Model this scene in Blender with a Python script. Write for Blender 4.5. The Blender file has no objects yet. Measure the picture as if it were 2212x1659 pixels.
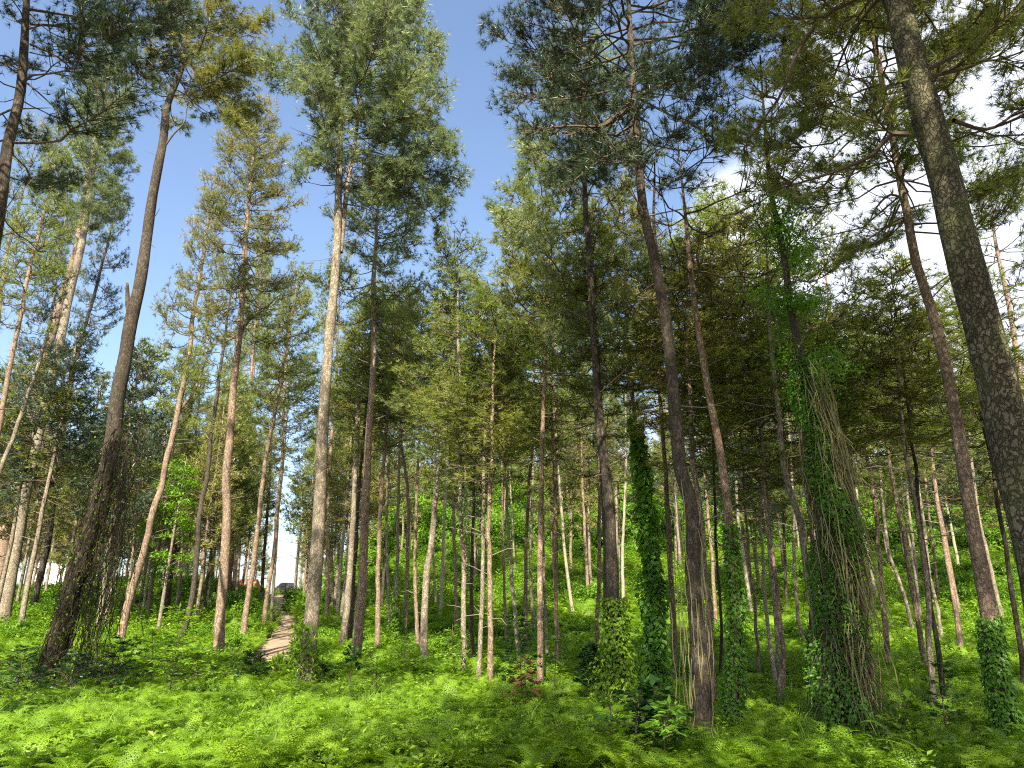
import bpy, math, random
import numpy as np
from mathutils import Vector, Matrix
R = math.radians
sc = bpy.context.scene
COL = sc.collection
# ------------------------------------------------------------------ camera, sky, sun, exposure
FPX, PITCH, CAMZ = 1535.0, R(18.0), 2.4          # focal length in units of a picture 2212 wide
cam = bpy.data.cameras.new('camera'); cam.sensor_width = 36; cam.lens = FPX/2212*36
cam.clip_start = 0.05; cam.clip_end = 6000
co = bpy.data.objects.new('camera', cam); COL.objects.link(co)
co.location = (0, 0, CAMZ); co.rotation_euler = (math.pi/2+PITCH, 0, 0); sc.camera = co
SUN_EL, SUN_AZ = R(43), R(184)                   # azimuth clockwise from +Y: the sun stands behind the camera
S = Vector((math.sin(SUN_AZ)*math.cos(SUN_EL), math.cos(SUN_AZ)*math.cos(SUN_EL), math.sin(SUN_EL)))
sl = bpy.data.lights.new('sun', 'SUN'); sl.energy = 5.0; sl.angle = R(0.5); sl.color = (1.0, 0.90, 0.72)
so = bpy.data.objects.new('sun', sl); COL.objects.link(so)
so.rotation_euler = S.to_track_quat('Z', 'Y').to_euler(); so.location = (0, -20, 40)
sc.view_settings.view_transform = 'Standard'; sc.view_settings.look = 'None'
sc.view_settings.exposure = 1.7; sc.view_settings.gamma = 1.0; sc.view_settings.use_curve_mapping = False
sc.cycles.filter_width = 1.15; sc.cycles.use_denoising = False; sc.cycles.max_bounces = 8; sc.cycles.diffuse_bounces = 4; sc.cycles.transmission_bounces = 4
w = bpy.data.worlds.new('World'); sc.world = w; w.use_nodes = True
nt = w.node_tree; N = nt.nodes; L = nt.links; N.clear()
out = N.new('ShaderNodeOutputWorld'); bg = N.new('ShaderNodeBackground'); L.new(bg.outputs[0], out.inputs[0])
sky = N.new('ShaderNodeTexSky'); sky.sky_type = 'NISHITA'; sky.sun_disc = False
sky.sun_elevation = SUN_EL; sky.sun_rotation = SUN_AZ; sky.air_density = 1.0; sky.dust_density = 2.2; sky.ozone_density = 1.6
tc = N.new('ShaderNodeTexCoord'); sep = N.new('ShaderNodeSeparateXYZ'); L.new(tc.outputs['Generated'], sep.inputs[0])
def wmath(op, a, b=None, c=None):
    m = N.new('ShaderNodeMath'); m.operation = op
    for i, v in enumerate((a, b, c)):
        if v is None: continue
        if isinstance(v, (int, float)): m.inputs[i].default_value = v
        else: L.new(v, m.inputs[i])
    return m.outputs[0]
mp = N.new('ShaderNodeMapping'); mp.inputs['Scale'].default_value = (1, 1, 1.9); L.new(tc.outputs['Generated'], mp.inputs[0])
nz = N.new('ShaderNodeTexNoise'); nz.inputs['Scale'].default_value = 3.1; nz.inputs['Detail'].default_value = 8; nz.inputs['Roughness'].default_value = .55
L.new(mp.outputs[0], nz.inputs['Vector'])
# cloud cover grows towards the right (east) and towards the horizon
cov = wmath('ADD', wmath('MULTIPLY', sep.outputs[0], 1.35), wmath('MULTIPLY', wmath('SUBTRACT', .30, sep.outputs[2]), .75))
cl = wmath('ADD', nz.outputs[0], cov)
mr = N.new('ShaderNodeMapRange'); mr.interpolation_type = 'SMOOTHSTEP'
mr.inputs['From Min'].default_value = .66; mr.inputs['From Max'].default_value = .88; L.new(cl, mr.inputs[0])
mix = N.new('ShaderNodeMix'); mix.data_type = 'RGBA'; L.new(mr.outputs[0], mix.inputs[0])
L.new(sky.outputs[0], mix.inputs[6]); mix.inputs[7].default_value = (3.9, 4.1, 4.8, 1)
L.new(mix.outputs[2], bg.inputs[0]); bg.inputs[1].default_value = 0.10

# ------------------------------------------------------------------ helpers
rng = np.random.default_rng(7)
def tag(o, label=None, cat=None, group=None, kind=None):
    if label: o['label'] = label
    if cat: o['category'] = cat
    if group: o['group'] = group
    if kind: o['kind'] = kind
    return o
def empty(name, loc=(0, 0, 0)):
    o = bpy.data.objects.new(name, None); COL.objects.link(o); o.location = loc; o.empty_display_size = .3; return o
def obj(name, me, parent=None, link=True):
    o = bpy.data.objects.new(name, me)
    if link: COL.objects.link(o)
    o.parent = parent; return o
def ray(x, y):
    a = (x-1106)/FPX; b = (829.5-y)/FPX
    return np.array([a, math.cos(PITCH)-b*math.sin(PITCH), math.sin(PITCH)+b*math.cos(PITCH)])
def at(x, y, Y):
    d = ray(x, y); t = Y/d[1]; return np.array([0, 0, CAMZ])+d*t
PL = ([-60, 6, 14, 34, 50, 65, 80, 112, 122, 150, 200, 320, 3000], [.8, .5, 0, 0, .9, 2.0, 2.9, 5.2, 5.3, 3.2, 0, -3, -6])
PR = ([-60, 6, 14, 34, 43, 54, 68, 83, 100, 125, 145, 170, 220, 3000], [.8, .5, 0, 0, .62, 1.7, 3.5, 6.3, 10.1, 19, 28, 34, 36, 34])
def sstep(a, b, x):
    t = np.clip((x-a)/(b-a), 0, 1); return t*t*(3-2*t)
def _int(x, y, k):
    h = np.sin(x*127.1+y*311.7+k*74.7)*43758.5453; return h-np.floor(h)
def vnoise(x, y, k=0):
    xi, yi = np.floor(x), np.floor(y); fx, fy = x-xi, y-yi; fx = fx*fx*(3-2*fx); fy = fy*fy*(3-2*fy)
    return (_int(xi, yi, k)*(1-fx)+_int(xi+1, yi, k)*fx)*(1-fy)+(_int(xi, yi+1, k)*(1-fx)+_int(xi+1, yi+1, k)*fx)*fy-.5
def smooth_interp(y, P):
    r = 0
    for d, wgt in ((-4, .2), (-2, .2), (0, .2), (2, .2), (4, .2)): r = r+wgt*np.interp(y+d, P[0], P[1])
    return r
def H(x, y):
    x = np.asarray(x, float); y = np.asarray(y, float)
    a = x/np.maximum(y, 12)
    s = sstep(-.27, -.11, a)
    h = smooth_interp(y, PL)*(1-s)+smooth_interp(y, PR)*s
    h = h+1.7*np.exp(-((a+.47)/.10)**2)*np.exp(-((y-92)/16)**2)
    far = np.clip((y-14)/25, 0, 1)
    return h+vnoise(x/7, y/7, 1)*.28*far+vnoise(x/23, y/23, 2)*.7*far*np.clip((y-40)/30, 0, 1)
def ground(x, y):
    d = ray(x, y); o = np.array([0, 0, CAMZ]); t = np.arange(8, 190, .25)
    P = o+d[None]*t[:, None]; below = P[:, 2] < H(P[:, 0], P[:, 1])
    i = int(np.argmax(below)) if below.any() else len(t)-1
    return P[i]

class Buf:
    def __init__(s): s.V = []; s.T = []; s.Q = []; s.tm = []; s.qm = []; s.n = 0; s.var = []
    def add(s, V, T=None, Q=None, m=0, var=0.5):
        V = np.asarray(V, float).reshape(-1, 3); s.V.append(V)
        v = np.full(len(V), var) if np.isscalar(var) else np.asarray(var, float); s.var.append(v)
        if T is not None and len(T): s.T.append(np.asarray(T)+s.n); s.tm.append(np.full(len(T), m))
        if Q is not None and len(Q): s.Q.append(np.asarray(Q)+s.n); s.qm.append(np.full(len(Q), m))
        s.n += len(V)
    def mesh(s, name, mats, smooth=False):
        V = np.concatenate(s.V); me = bpy.data.meshes.new(name)
        T = np.concatenate(s.T) if s.T else np.zeros((0, 3), int); Q = np.concatenate(s.Q) if s.Q else np.zeros((0, 4), int)
        nt_, nq = len(T), len(Q)
        me.vertices.add(len(V)); me.vertices.foreach_set('co', V.astype(np.float32).ravel())
        me.loops.add(nt_*3+nq*4); me.loops.foreach_set('vertex_index', np.concatenate([T.ravel(), Q.ravel()]).astype(np.int32))
        me.polygons.add(nt_+nq)
        st = np.concatenate([np.arange(nt_)*3, nt_*3+np.arange(nq)*4]).astype(np.int32)
        me.polygons.foreach_set('loop_start', st)
        mi = np.concatenate(([np.concatenate(s.tm)] if s.tm else [])+([np.concatenate(s.qm)] if s.qm else [])).astype(np.int32)
        for m in mats: me.materials.append(m)
        me.polygons.foreach_set('material_index', mi)
        me.polygons.foreach_set('use_smooth', np.full(nt_+nq, smooth))
        at_ = me.attributes.new('var', 'FLOAT', 'POINT'); at_.data.foreach_set('value', np.concatenate(s.var).astype(np.float32))
        me.update(calc_edges=True); return me
def norm(v): return v/np.maximum(np.linalg.norm(v, axis=-1, keepdims=True), 1e-9)
def tube(buf, P, r, n=5, m=0, var=.5, cap=True, bump=None):
    P = np.asarray(P, float); r = np.broadcast_to(np.asarray(r, float), (len(P),))
    t = norm(np.gradient(P, axis=0)); ref = np.array([1., 0, 0]) if abs(t[0][2]) > .7 else np.array([0, 0, 1.])
    u = norm(np.cross(t, ref)); v = np.cross(t, u)
    a = np.arange(n)/n*2*math.pi
    rr = r[:, None]*np.ones(n)[None]
    if bump is not None: rr = rr*bump(a[None, :], np.arange(len(P))[:, None])
    V = P[:, None]+rr[..., None]*(np.cos(a)[None, :, None]*u[:, None]+np.sin(a)[None, :, None]*v[:, None])
    k = len(P); i = np.arange(k-1)[:, None]*n; j = np.arange(n)[None]; j2 = (j+1) % n
    Q = np.stack([i+j, i+j2, i+n+j2, i+n+j], -1).reshape(-1, 4)
    VV = V.reshape(-1, 3); T = None
    if cap:
        VV = np.vstack([VV, P[-1]+t[-1]*r[-1]*.5]); b = (k-1)*n; T = [(b+x, b+(x+1) % n, k*n) for x in range(n)]
    buf.add(VV, T, Q, m, var)
def spline(P, n):
    P = np.asarray(P, float); d = np.r_[0, np.cumsum(np.linalg.norm(np.diff(P, axis=0), axis=1))]
    tt = np.linspace(0, d[-1], n); M = np.gradient(P, d, axis=0) if len(P) > 2 else np.repeat((P[1:]-P[:1])/d[-1], len(P), 0)
    i = np.clip(np.searchsorted(d, tt, side='right')-1, 0, len(P)-2); h = (d[i+1]-d[i]); u = ((tt-d[i])/h)[:, None]; h = h[:, None]
    return (2*u**3-3*u**2+1)*P[i]+(u**3-2*u**2+u)*h*M[i]+(-2*u**3+3*u**2)*P[i+1]+(u**3-u**2)*h*M[i+1]
def needles(buf, C, D, ln, wd, n, spread, rg, m=0, droop=0.0, var=None):
    T = len(C); d = norm(D[:, None]+spread*rg.normal(size=(T, n, 3))); d[..., 2] -= droop*rg.random((T, n)); d = norm(d)
    s = norm(np.cross(d, rg.normal(size=(T, n, 3))))*wd*.5
    l = ln*(.7+.5*rg.random((T, n, 1)))
    c = C[:, None]+d*ln*.04
    V = np.stack([c-s, c+s, c+d*l], 2).reshape(-1, 3)
    var = rg.random(T) if var is None else var
    vv = np.repeat(np.clip(var, 0, 1), n*3)
    buf.add(V, np.arange(T*n*3).reshape(-1, 3), None, m, vv)
def leaves(buf, C, D, ln, wd, rg, m=0, up=None, var=None, fold=.0):
    T = len(C); d = norm(D); q = rg.normal(size=(T, 3)) if up is None else up
    s = norm(np.cross(d, q)); l = ln*(.65+.6*rg.random((T, 1))); nrm = norm(np.cross(s, d))
    wv = s*wd/ln*l*.5
    V = np.stack([C, C+d*l*.45+wv+nrm*l*fold, C+d*l, C+d*l*.45-wv+nrm*l*fold], 1).reshape(-1, 3)
    var = rg.random(T) if var is None else var
    buf.add(V, None, np.arange(T*4).reshape(-1, 4), m, np.repeat(var, 4))

# ------------------------------------------------------------------ materials
def mat(name):
    m = bpy.data.materials.new(name); m.use_nodes = True; m.node_tree.nodes.clear(); return m
def nodes(m):
    n = m.node_tree.nodes; l = m.node_tree.links
    def mk(t, **k):
        x = n.new(t)
        for a, b in k.items(): setattr(x, a, b)
        return x
    return mk, l
def leafmat(name, c0, c1, c2, trans=.45, rough=.45, nscale=.5, spec=.35, hue=.5):
    """leaf colours c0..c1 vary leaf to leaf, c2 comes in with patches of the plant cover"""
    m = mat(name); mk, l = nodes(m)
    o = mk('ShaderNodeOutputMaterial'); p = mk('ShaderNodeBsdfPrincipled'); t = mk('ShaderNodeBsdfTranslucent'); mx = mk('ShaderNodeMixShader')
    a = mk('ShaderNodeAttribute', attribute_name='var'); g = mk('ShaderNodeNewGeometry'); oi = mk('ShaderNodeObjectInfo')
    ad = mk('ShaderNodeMath', operation='MULTIPLY_ADD'); l.new(oi.outputs['Random'], ad.inputs[0]); ad.inputs[1].default_value = hue
    l.new(a.outputs['Fac'], ad.inputs[2]); hv = mk('ShaderNodeMath', operation='DIVIDE'); l.new(ad.outputs[0], hv.inputs[0]); hv.inputs[1].default_value = 1+hue
    r = mk('ShaderNodeMix', data_type='RGBA'); l.new(hv.outputs[0], r.inputs[0]); r.inputs[6].default_value = (*c0, 1); r.inputs[7].default_value = (*c1, 1)
    nz = mk('ShaderNodeTexNoise'); nz.inputs['Scale'].default_value = nscale; nz.inputs['Detail'].default_value = 3; l.new(g.outputs['Position'], nz.inputs['Vector'])
    rp = mk('ShaderNodeMapRange'); rp.inputs[1].default_value = .45; rp.inputs[2].default_value = .68; l.new(nz.outputs[0], rp.inputs[0])
    r2 = mk('ShaderNodeMix', data_type='RGBA'); l.new(rp.outputs[0], r2.inputs[0]); l.new(r.outputs[2], r2.inputs[6]); r2.inputs[7].default_value = (*c2, 1)
    l.new(r2.outputs[2], p.inputs['Base Color']); p.inputs['Roughness'].default_value = rough; p.inputs['Specular IOR Level'].default_value = spec
    b = mk('ShaderNodeMix', data_type='RGBA', blend_type='MULTIPLY'); b.inputs[0].default_value = 1; l.new(r2.outputs[2], b.inputs[6]); b.inputs[7].default_value = (1.5, 1.5, .6, 1)
    l.new(b.outputs[2], t.inputs[0]); mx.inputs[0].default_value = trans
    l.new(p.outputs[0], mx.inputs[1]); l.new(t.outputs[0], mx.inputs[2]); l.new(mx.outputs[0], o.inputs[0]); return m
def barkmat(name, dark, mid, light, scale=9.0, zs=.35, moss=0.0, bump=.5):
    m = mat(name); mk, l = nodes(m)
    o = mk('ShaderNodeOutputMaterial'); p = mk('ShaderNodeBsdfPrincipled'); tcn = mk('ShaderNodeTexCoord')
    mp = mk('ShaderNodeMapping'); mp.inputs['Scale'].default_value = (1, 1, zs); l.new(tcn.outputs['Object'], mp.inputs[0])
    wn = mk('ShaderNodeTexNoise'); wn.inputs['Scale'].default_value = scale*.8; wn.inputs['Detail'].default_value = 4; l.new(mp.outputs[0], wn.inputs['Vector'])
    va = mk('ShaderNodeVectorMath', operation='MULTIPLY_ADD'); l.new(wn.outputs['Color'], va.inputs[0]); va.inputs[1].default_value = (.16, .16, .16); l.new(mp.outputs[0], va.inputs[2])
    vo = mk('ShaderNodeTexVoronoi', feature='DISTANCE_TO_EDGE'); vo.inputs['Scale'].default_value = scale; l.new(va.outputs[0], vo.inputs['Vector'])
    vc = mk('ShaderNodeTexVoronoi', feature='F1'); vc.inputs['Scale'].default_value = scale; l.new(va.outputs[0], vc.inputs['Vector'])
    cr = mk('ShaderNodeMapRange'); cr.inputs[1].default_value = 0; cr.inputs[1].default_value = -.06; cr.inputs[2].default_value = .16; l.new(vo.outputs['Distance'], cr.inputs[0])
    n2 = mk('ShaderNodeTexNoise'); n2.inputs['Scale'].default_value = 1.1; n2.inputs['Detail'].default_value = 6; n2.inputs['Roughness'].default_value = .7; l.new(tcn.outputs['Object'], n2.inputs['Vector'])
    r2 = mk('ShaderNodeMapRange'); r2.inputs[1].default_value = .35; r2.inputs[2].default_value = .65; l.new(n2.outputs[0], r2.inputs[0])
    a = mk('ShaderNodeMix', data_type='RGBA'); l.new(r2.outputs[0], a.inputs[0]); a.inputs[6].default_value = (*mid, 1); a.inputs[7].default_value = (*light, 1)
    sp = mk('ShaderNodeSeparateColor'); l.new(vc.outputs['Color'], sp.inputs[0])
    hs = mk('ShaderNodeHueSaturation'); l.new(a.outputs[2], hs.inputs['Color']); vv = mk('ShaderNodeMapRange'); vv.inputs[3].default_value = .62; vv.inputs[4].default_value = 1.35
    l.new(sp.outputs[0], vv.inputs[0]); l.new(vv.outputs[0], hs.inputs['Value'])
    b = mk('ShaderNodeMix', data_type='RGBA'); l.new(cr.outputs[0], b.inputs[0]); b.inputs[6].default_value = (*dark, 1); l.new(hs.outputs[0], b.inputs[7])
    last = b.outputs[2]
    if moss:
        n3 = mk('ShaderNodeTexNoise'); n3.inputs['Scale'].default_value = 2.3; n3.inputs['Detail'].default_value = 5; l.new(tcn.outputs['Object'], n3.inputs['Vector'])
        r3 = mk('ShaderNodeMapRange'); r3.inputs[1].default_value = .42; r3.inputs[2].default_value = .72; r3.inputs[4].default_value = moss; l.new(n3.outputs[0], r3.inputs[0])
        c = mk('ShaderNodeMix', data_type='RGBA'); l.new(r3.outputs[0], c.inputs[0]); l.new(last, c.inputs[6]); c.inputs[7].default_value = (.13, .15, .05, 1); last = c.outputs[2]
    l.new(last, p.inputs['Base Color']); p.inputs['Roughness'].default_value = .9; p.inputs['Specular IOR Level'].default_value = .2
    bp = mk('ShaderNodeBump'); bp.inputs['Strength'].default_value = bump; bp.inputs['Distance'].default_value = .03
    ms = mk('ShaderNodeMath', operation='MULTIPLY_ADD'); l.new(wn.outputs[0], ms.inputs[0]); ms.inputs[1].default_value = .5; l.new(cr.outputs[0], ms.inputs[2])
    l.new(ms.outputs[0], bp.inputs['Height']); l.new(bp.outputs[0], p.inputs['Normal']); l.new(p.outputs[0], o.inputs[0]); return m
def flat(name, c, rough=.6, metal=0, spec=.5, coat=0):
    m = mat(name); mk, l = nodes(m); o = mk('ShaderNodeOutputMaterial'); p = mk('ShaderNodeBsdfPrincipled')
    nz = mk('ShaderNodeTexNoise'); nz.inputs['Scale'].default_value = 6; tcn = mk('ShaderNodeTexCoord'); l.new(tcn.outputs['Object'], nz.inputs['Vector'])
    h = mk('ShaderNodeHueSaturation'); h.inputs['Color'].default_value = (*c, 1); v = mk('ShaderNodeMapRange'); v.inputs[3].default_value = .85; v.inputs[4].default_value = 1.15
    l.new(nz.outputs[0], v.inputs[0]); l.new(v.outputs[0], h.inputs['Value']); l.new(h.outputs[0], p.inputs['Base Color'])
    p.inputs['Roughness'].default_value = rough; p.inputs['Metallic'].default_value = metal; p.inputs['Specular IOR Level'].default_value = spec; p.inputs['Coat Weight'].default_value = coat
    l.new(p.outputs[0], o.inputs[0]); return m
BK = {
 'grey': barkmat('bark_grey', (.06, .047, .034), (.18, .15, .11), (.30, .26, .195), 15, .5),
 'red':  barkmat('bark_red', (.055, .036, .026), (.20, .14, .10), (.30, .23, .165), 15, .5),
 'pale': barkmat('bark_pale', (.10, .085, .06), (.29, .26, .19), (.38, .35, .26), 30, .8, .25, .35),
 'dark': barkmat('bark_dark_shaded', (.015, .012, .009), (.055, .044, .033), (.095, .08, .06), 18, .4),  # darkened bark: the shade on these stems is partly painted into its colour
 'plate': barkmat('bark_plated', (.012, .01, .007), (.085, .072, .048), (.17, .15, .10), 17, .6, .55, 1.0),
}
TWIG = flat('twig_bark', (.10, .075, .055), .9, 0, .2)
DEAD = flat('dead_wood', (.20, .165, .13), .9, 0, .2)
ND = {
 'blue':  leafmat('needles_blue_green', (.075, .12, .065), (.28, .34, .17), (.20, .24, .10), .25, .4, .35),
 'mid':   leafmat('needles_green', (.05, .09, .022), (.25, .31, .07), (.23, .25, .065), .36, .45, .3),
 'olive': leafmat('needles_olive', (.075, .10, .028), (.29, .30, .085), (.26, .23, .08), .36, .45, .35),
 'deep':  leafmat('needles_deep', (.028, .055, .035), (.075, .11, .055), (.05, .075, .035), .2, .4, .35),
}
FERN = leafmat('fern_leaf', (.055, .14, .010), (.25, .39, .020), (.13, .25, .014), .34, .5, .35)
HERB = leafmat('herb_leaf', (.06, .15, .010), (.25, .39, .022), (.11, .21, .014), .4, .45, .4)
SHRUB = leafmat('shrub_leaf', (.045, .13, .008), (.21, .37, .020), (.08, .18, .010), .4, .45, .12)
IVY = leafmat('ivy_leaf', (.05, .15, .02), (.20, .38, .05), (.12, .26, .03), .45, .35, .6)
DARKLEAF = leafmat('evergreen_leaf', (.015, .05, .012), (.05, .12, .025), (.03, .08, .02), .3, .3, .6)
GRASS = leafmat('grass_blade', (.12, .25, .03), (.28, .42, .07), (.18, .32, .04), .5, .5, .5)
VINE = flat('vine_stem', (.27, .25, .12), .9, 0, .2)
VINED = flat('dark_vine_stem', (.06, .048, .032), .9, 0, .2)
DRY = leafmat('dry_leaf', (.16, .07, .03), (.34, .20, .09), (.25, .12, .05), .3, .6, .5)
def groundmat():
    m = mat('forest_floor'); mk, l = nodes(m); o = mk('ShaderNodeOutputMaterial'); p = mk('ShaderNodeBsdfPrincipled'); g = mk('ShaderNodeNewGeometry')
    a = mk('ShaderNodeTexNoise'); a.inputs['Scale'].default_value = .35; a.inputs['Detail'].default_value = 8; l.new(g.outputs['Position'], a.inputs['Vector'])
    b = mk('ShaderNodeTexNoise'); b.inputs['Scale'].default_value = 9; b.inputs['Detail'].default_value = 8; b.inputs['Roughness'].default_value = .7; l.new(g.outputs['Position'], b.inputs['Vector'])
    r = mk('ShaderNodeValToRGB'); l.new(a.outputs[0], r.inputs[0]); e = r.color_ramp.elements
    e[0].position = .4; e[0].color = (.035, .055, .015, 1); e[1].position = .6; e[1].color = (.16, .11, .065, 1)
    h = mk('ShaderNodeHueSaturation'); l.new(r.outputs[0], h.inputs['Color']); v = mk('ShaderNodeMapRange'); v.inputs[1].default_value = .3; v.inputs[2].default_value = .7; v.inputs[3].default_value = .45; v.inputs[4].default_value = 1.5
    l.new(b.outputs[0], v.inputs[0]); l.new(v.outputs[0], h.inputs['Value']); l.new(h.outputs[0], p.inputs['Base Color']); p.inputs['Roughness'].default_value = .95
    bp = mk('ShaderNodeBump'); bp.inputs['Strength'].default_value = .8; bp.inputs['Distance'].default_value = .08; l.new(b.outputs[0], bp.inputs['Height']); l.new(bp.outputs[0], p.inputs['Normal'])
    l.new(p.outputs[0], o.inputs[0]); return m
def pathmat():
    m = mat('dirt'); mk, l = nodes(m); o = mk('ShaderNodeOutputMaterial'); p = mk('ShaderNodeBsdfPrincipled'); g = mk('ShaderNodeNewGeometry')
    b = mk('ShaderNodeTexNoise'); b.inputs['Scale'].default_value = 1.6; b.inputs['Detail'].default_value = 9; b.inputs['Roughness'].default_value = .7; l.new(g.outputs['Position'], b.inputs['Vector'])
    r = mk('ShaderNodeValToRGB'); l.new(b.outputs[0], r.inputs[0]); e = r.color_ramp.elements
    e[0].position = .33; e[0].color = (.16, .10, .065, 1); e[1].position = .68; e[1].color = (.36, .26, .18, 1)
    l.new(r.outputs[0], p.inputs['Base Color']); p.inputs['Roughness'].default_value = .95
    bp = mk('ShaderNodeBump'); bp.inputs['Strength'].default_value = .7; bp.inputs['Distance'].default_value = .05; l.new(b.outputs[0], bp.inputs['Height']); l.new(bp.outputs[0], p.inputs['Normal'])
    l.new(p.outputs[0], o.inputs[0]); return m

# ------------------------------------------------------------------ ground and path
xs = np.concatenate([[-2500, -1200, -600, -400, -300], np.arange(-220, -90, 5.), np.arange(-90, 90, 1.0), np.arange(90, 221, 5.), [300, 400, 600, 1200, 2500]])
ys = np.concatenate([[-2500, -800, -300, -120, -60], np.arange(-40, 6, 2.), np.arange(6, 60, .8), np.arange(60, 150, 1.6), np.arange(150, 260, 6.), [300, 380, 500, 800, 1500, 3000]])
X, Y = np.meshgrid(xs, ys); Z = H(X, Y); nx = len(xs)
b = Buf(); i = (np.arange(len(ys)-1)[:, None]*nx+np.arange(nx-1)[None]).ravel()
b.add(np.stack([X, Y, Z], -1).reshape(-1, 3), None, np.stack([i, i+1, i+nx+1, i+nx], -1))
tag(obj('ground', b.mesh('ground', [groundmat()], True)), kind='structure')
PC = [(560, 1462, 80), (582, 1430, 66), (606, 1400, 58), (617, 1372, 46), (613, 1345, 36), (602, 1325, 32), (598, 1306, 31), (604, 1290, 30)]
PW = []
for x, y, wpx in PC:
    g = ground(x, y); PW.append((g[0], g[1], wpx*g[1]*1.0/FPX/2*1.35))
g = PW[-1]; PW.append((g[0]+1.5, g[1]+14, 1.4))
PW = np.array(PW); sp = spline(np.c_[PW[:, :2], PW[:, 2]], 90)
b = Buf(); V = []
for k, (x, y, hw) in enumerate(sp):
    for q in np.linspace(-1, 1, 9):
        e = 1+.22*float(vnoise(np.array(k/4.0), np.array(3.+q), 9)) if abs(q) == 1 else 1
        xx = x+q*hw*e; V.append((xx, y, float(H(xx, y))+.05-.07*abs(q)**6))
i = (np.arange(len(sp)-1)[:, None]*9+np.arange(8)[None]).ravel()
b.add(V, None, np.stack([i, i+1, i+10, i+9], -1)); tag(obj('dirt_path', b.mesh('dirt_path', [pathmat()], True)), kind='structure')
def on_path(x, y, pad=0.0):
    cx = np.interp(y, sp[:, 1], sp[:, 0]); hw = np.interp(y, sp[:, 1], sp[:, 2]); return (np.abs(x-cx) < hw+pad) & (y > sp[0, 1]) & (y < sp[-1, 1])

# ------------------------------------------------------------------ pines
def branch_poly(p0, az, L, el, droop, rg, n=7):
    """a limb that leaves the stem at elevation el, sags, and lifts again at its tip"""
    t = np.linspace(0, 1, n); h = np.array([math.cos(az), math.sin(az), 0]); sd = np.array([-h[1], h[0], 0])
    z = math.tan(el)*t*L - droop*L*np.sin(t*math.pi*.85) + .10*L*t**3
    wob = np.cumsum(rg.normal(0, .035, n))*L; wob[0] = 0
    wz = np.cumsum(rg.normal(0, .025, n))*L; wz[0] = 0
    return p0+h*(t*L)[:, None]*math.cos(el*.7)+sd*wob[:, None]+np.array([0, 0, 1.])*(z+wz)[:, None]
def dress(P, L, limb, C, D, V, rg, st, v0, start=.28):
    """side twigs along limb P; needle tufts are collected in C (places), D (directions)"""
    n = max(4, int(L*st['tw']*1.25)); P = np.asarray(P); tn = norm(np.gradient(P, axis=0))
    side = 1
    for s in np.sort(rg.uniform(start, 1.0, n)):
        k = s*(len(P)-1); i = min(int(k), len(P)-2); f = k-i; p = P[i]*(1-f)+P[i+1]*f; t = tn[i]
        sd = norm(np.cross(t, [0, 0, 1.])); side = -side
        up = rg.normal(.22, .28)
        d = norm(t*rg.uniform(.35, .9)+sd*side*rg.uniform(.45, 1.0)+np.array([0, 0, up]))
        l = (.25+.34*L*(1.08-s)**.8*(.35+min(s*1.3, .9)))*rg.uniform(.6, 1.25); l = min(l, 1.7)
        q = np.array([p, p+d*l*.5+np.array([0, 0, .02*l]), p+d*l+np.array([0, 0, .14*l])])
        tube(limb, q, np.array([.012, .009, .005])*st.get('tr', 1.)*(1+.3*l), 3, 0, .5, False)
        m = max(3, int(l*st['tuft'])); u = rg.uniform(.25, 1.05, m); u[0] = 1
        c = p+d*(l*u)[:, None]+np.array([0, 0, 1.])*(.14*l*u**2)[:, None]+rg.normal(0, st['jit'], (m, 3))*u[:, None]
        C.append(c); D.append(norm(d+rg.normal(0, .45, (m, 3))+np.array([0, 0, .35]))); V.append(np.clip(v0+rg.normal(0, .16, m), 0, 1))
    e = P[-1]; C.append(e[None]); D.append(norm(tn[-1][None]+[[0, 0, .3]])); V.append(np.array([v0]))
STY = {
 'fine':  dict(tw=7.0, tuft=12, jit=.09, nn=17, ln=.185, wd=.012, sp=.62, dr=.25, tr=.9),
 'long':  dict(tw=5.6, tuft=11.0, jit=.12, nn=14, ln=.26, wd=.019, sp=.55, dr=.55, tr=1.0),
 'mid':   dict(tw=4.8, tuft=7.6, jit=.14, nn=10, ln=.24, wd=.024, sp=.75, dr=.2, tr=1.3),
 'far':   dict(tw=4.2, tuft=7.5, jit=.17, nn=7, ln=.30, wd=.045, sp=.85, dr=.1, tr=1.8),
}
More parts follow.
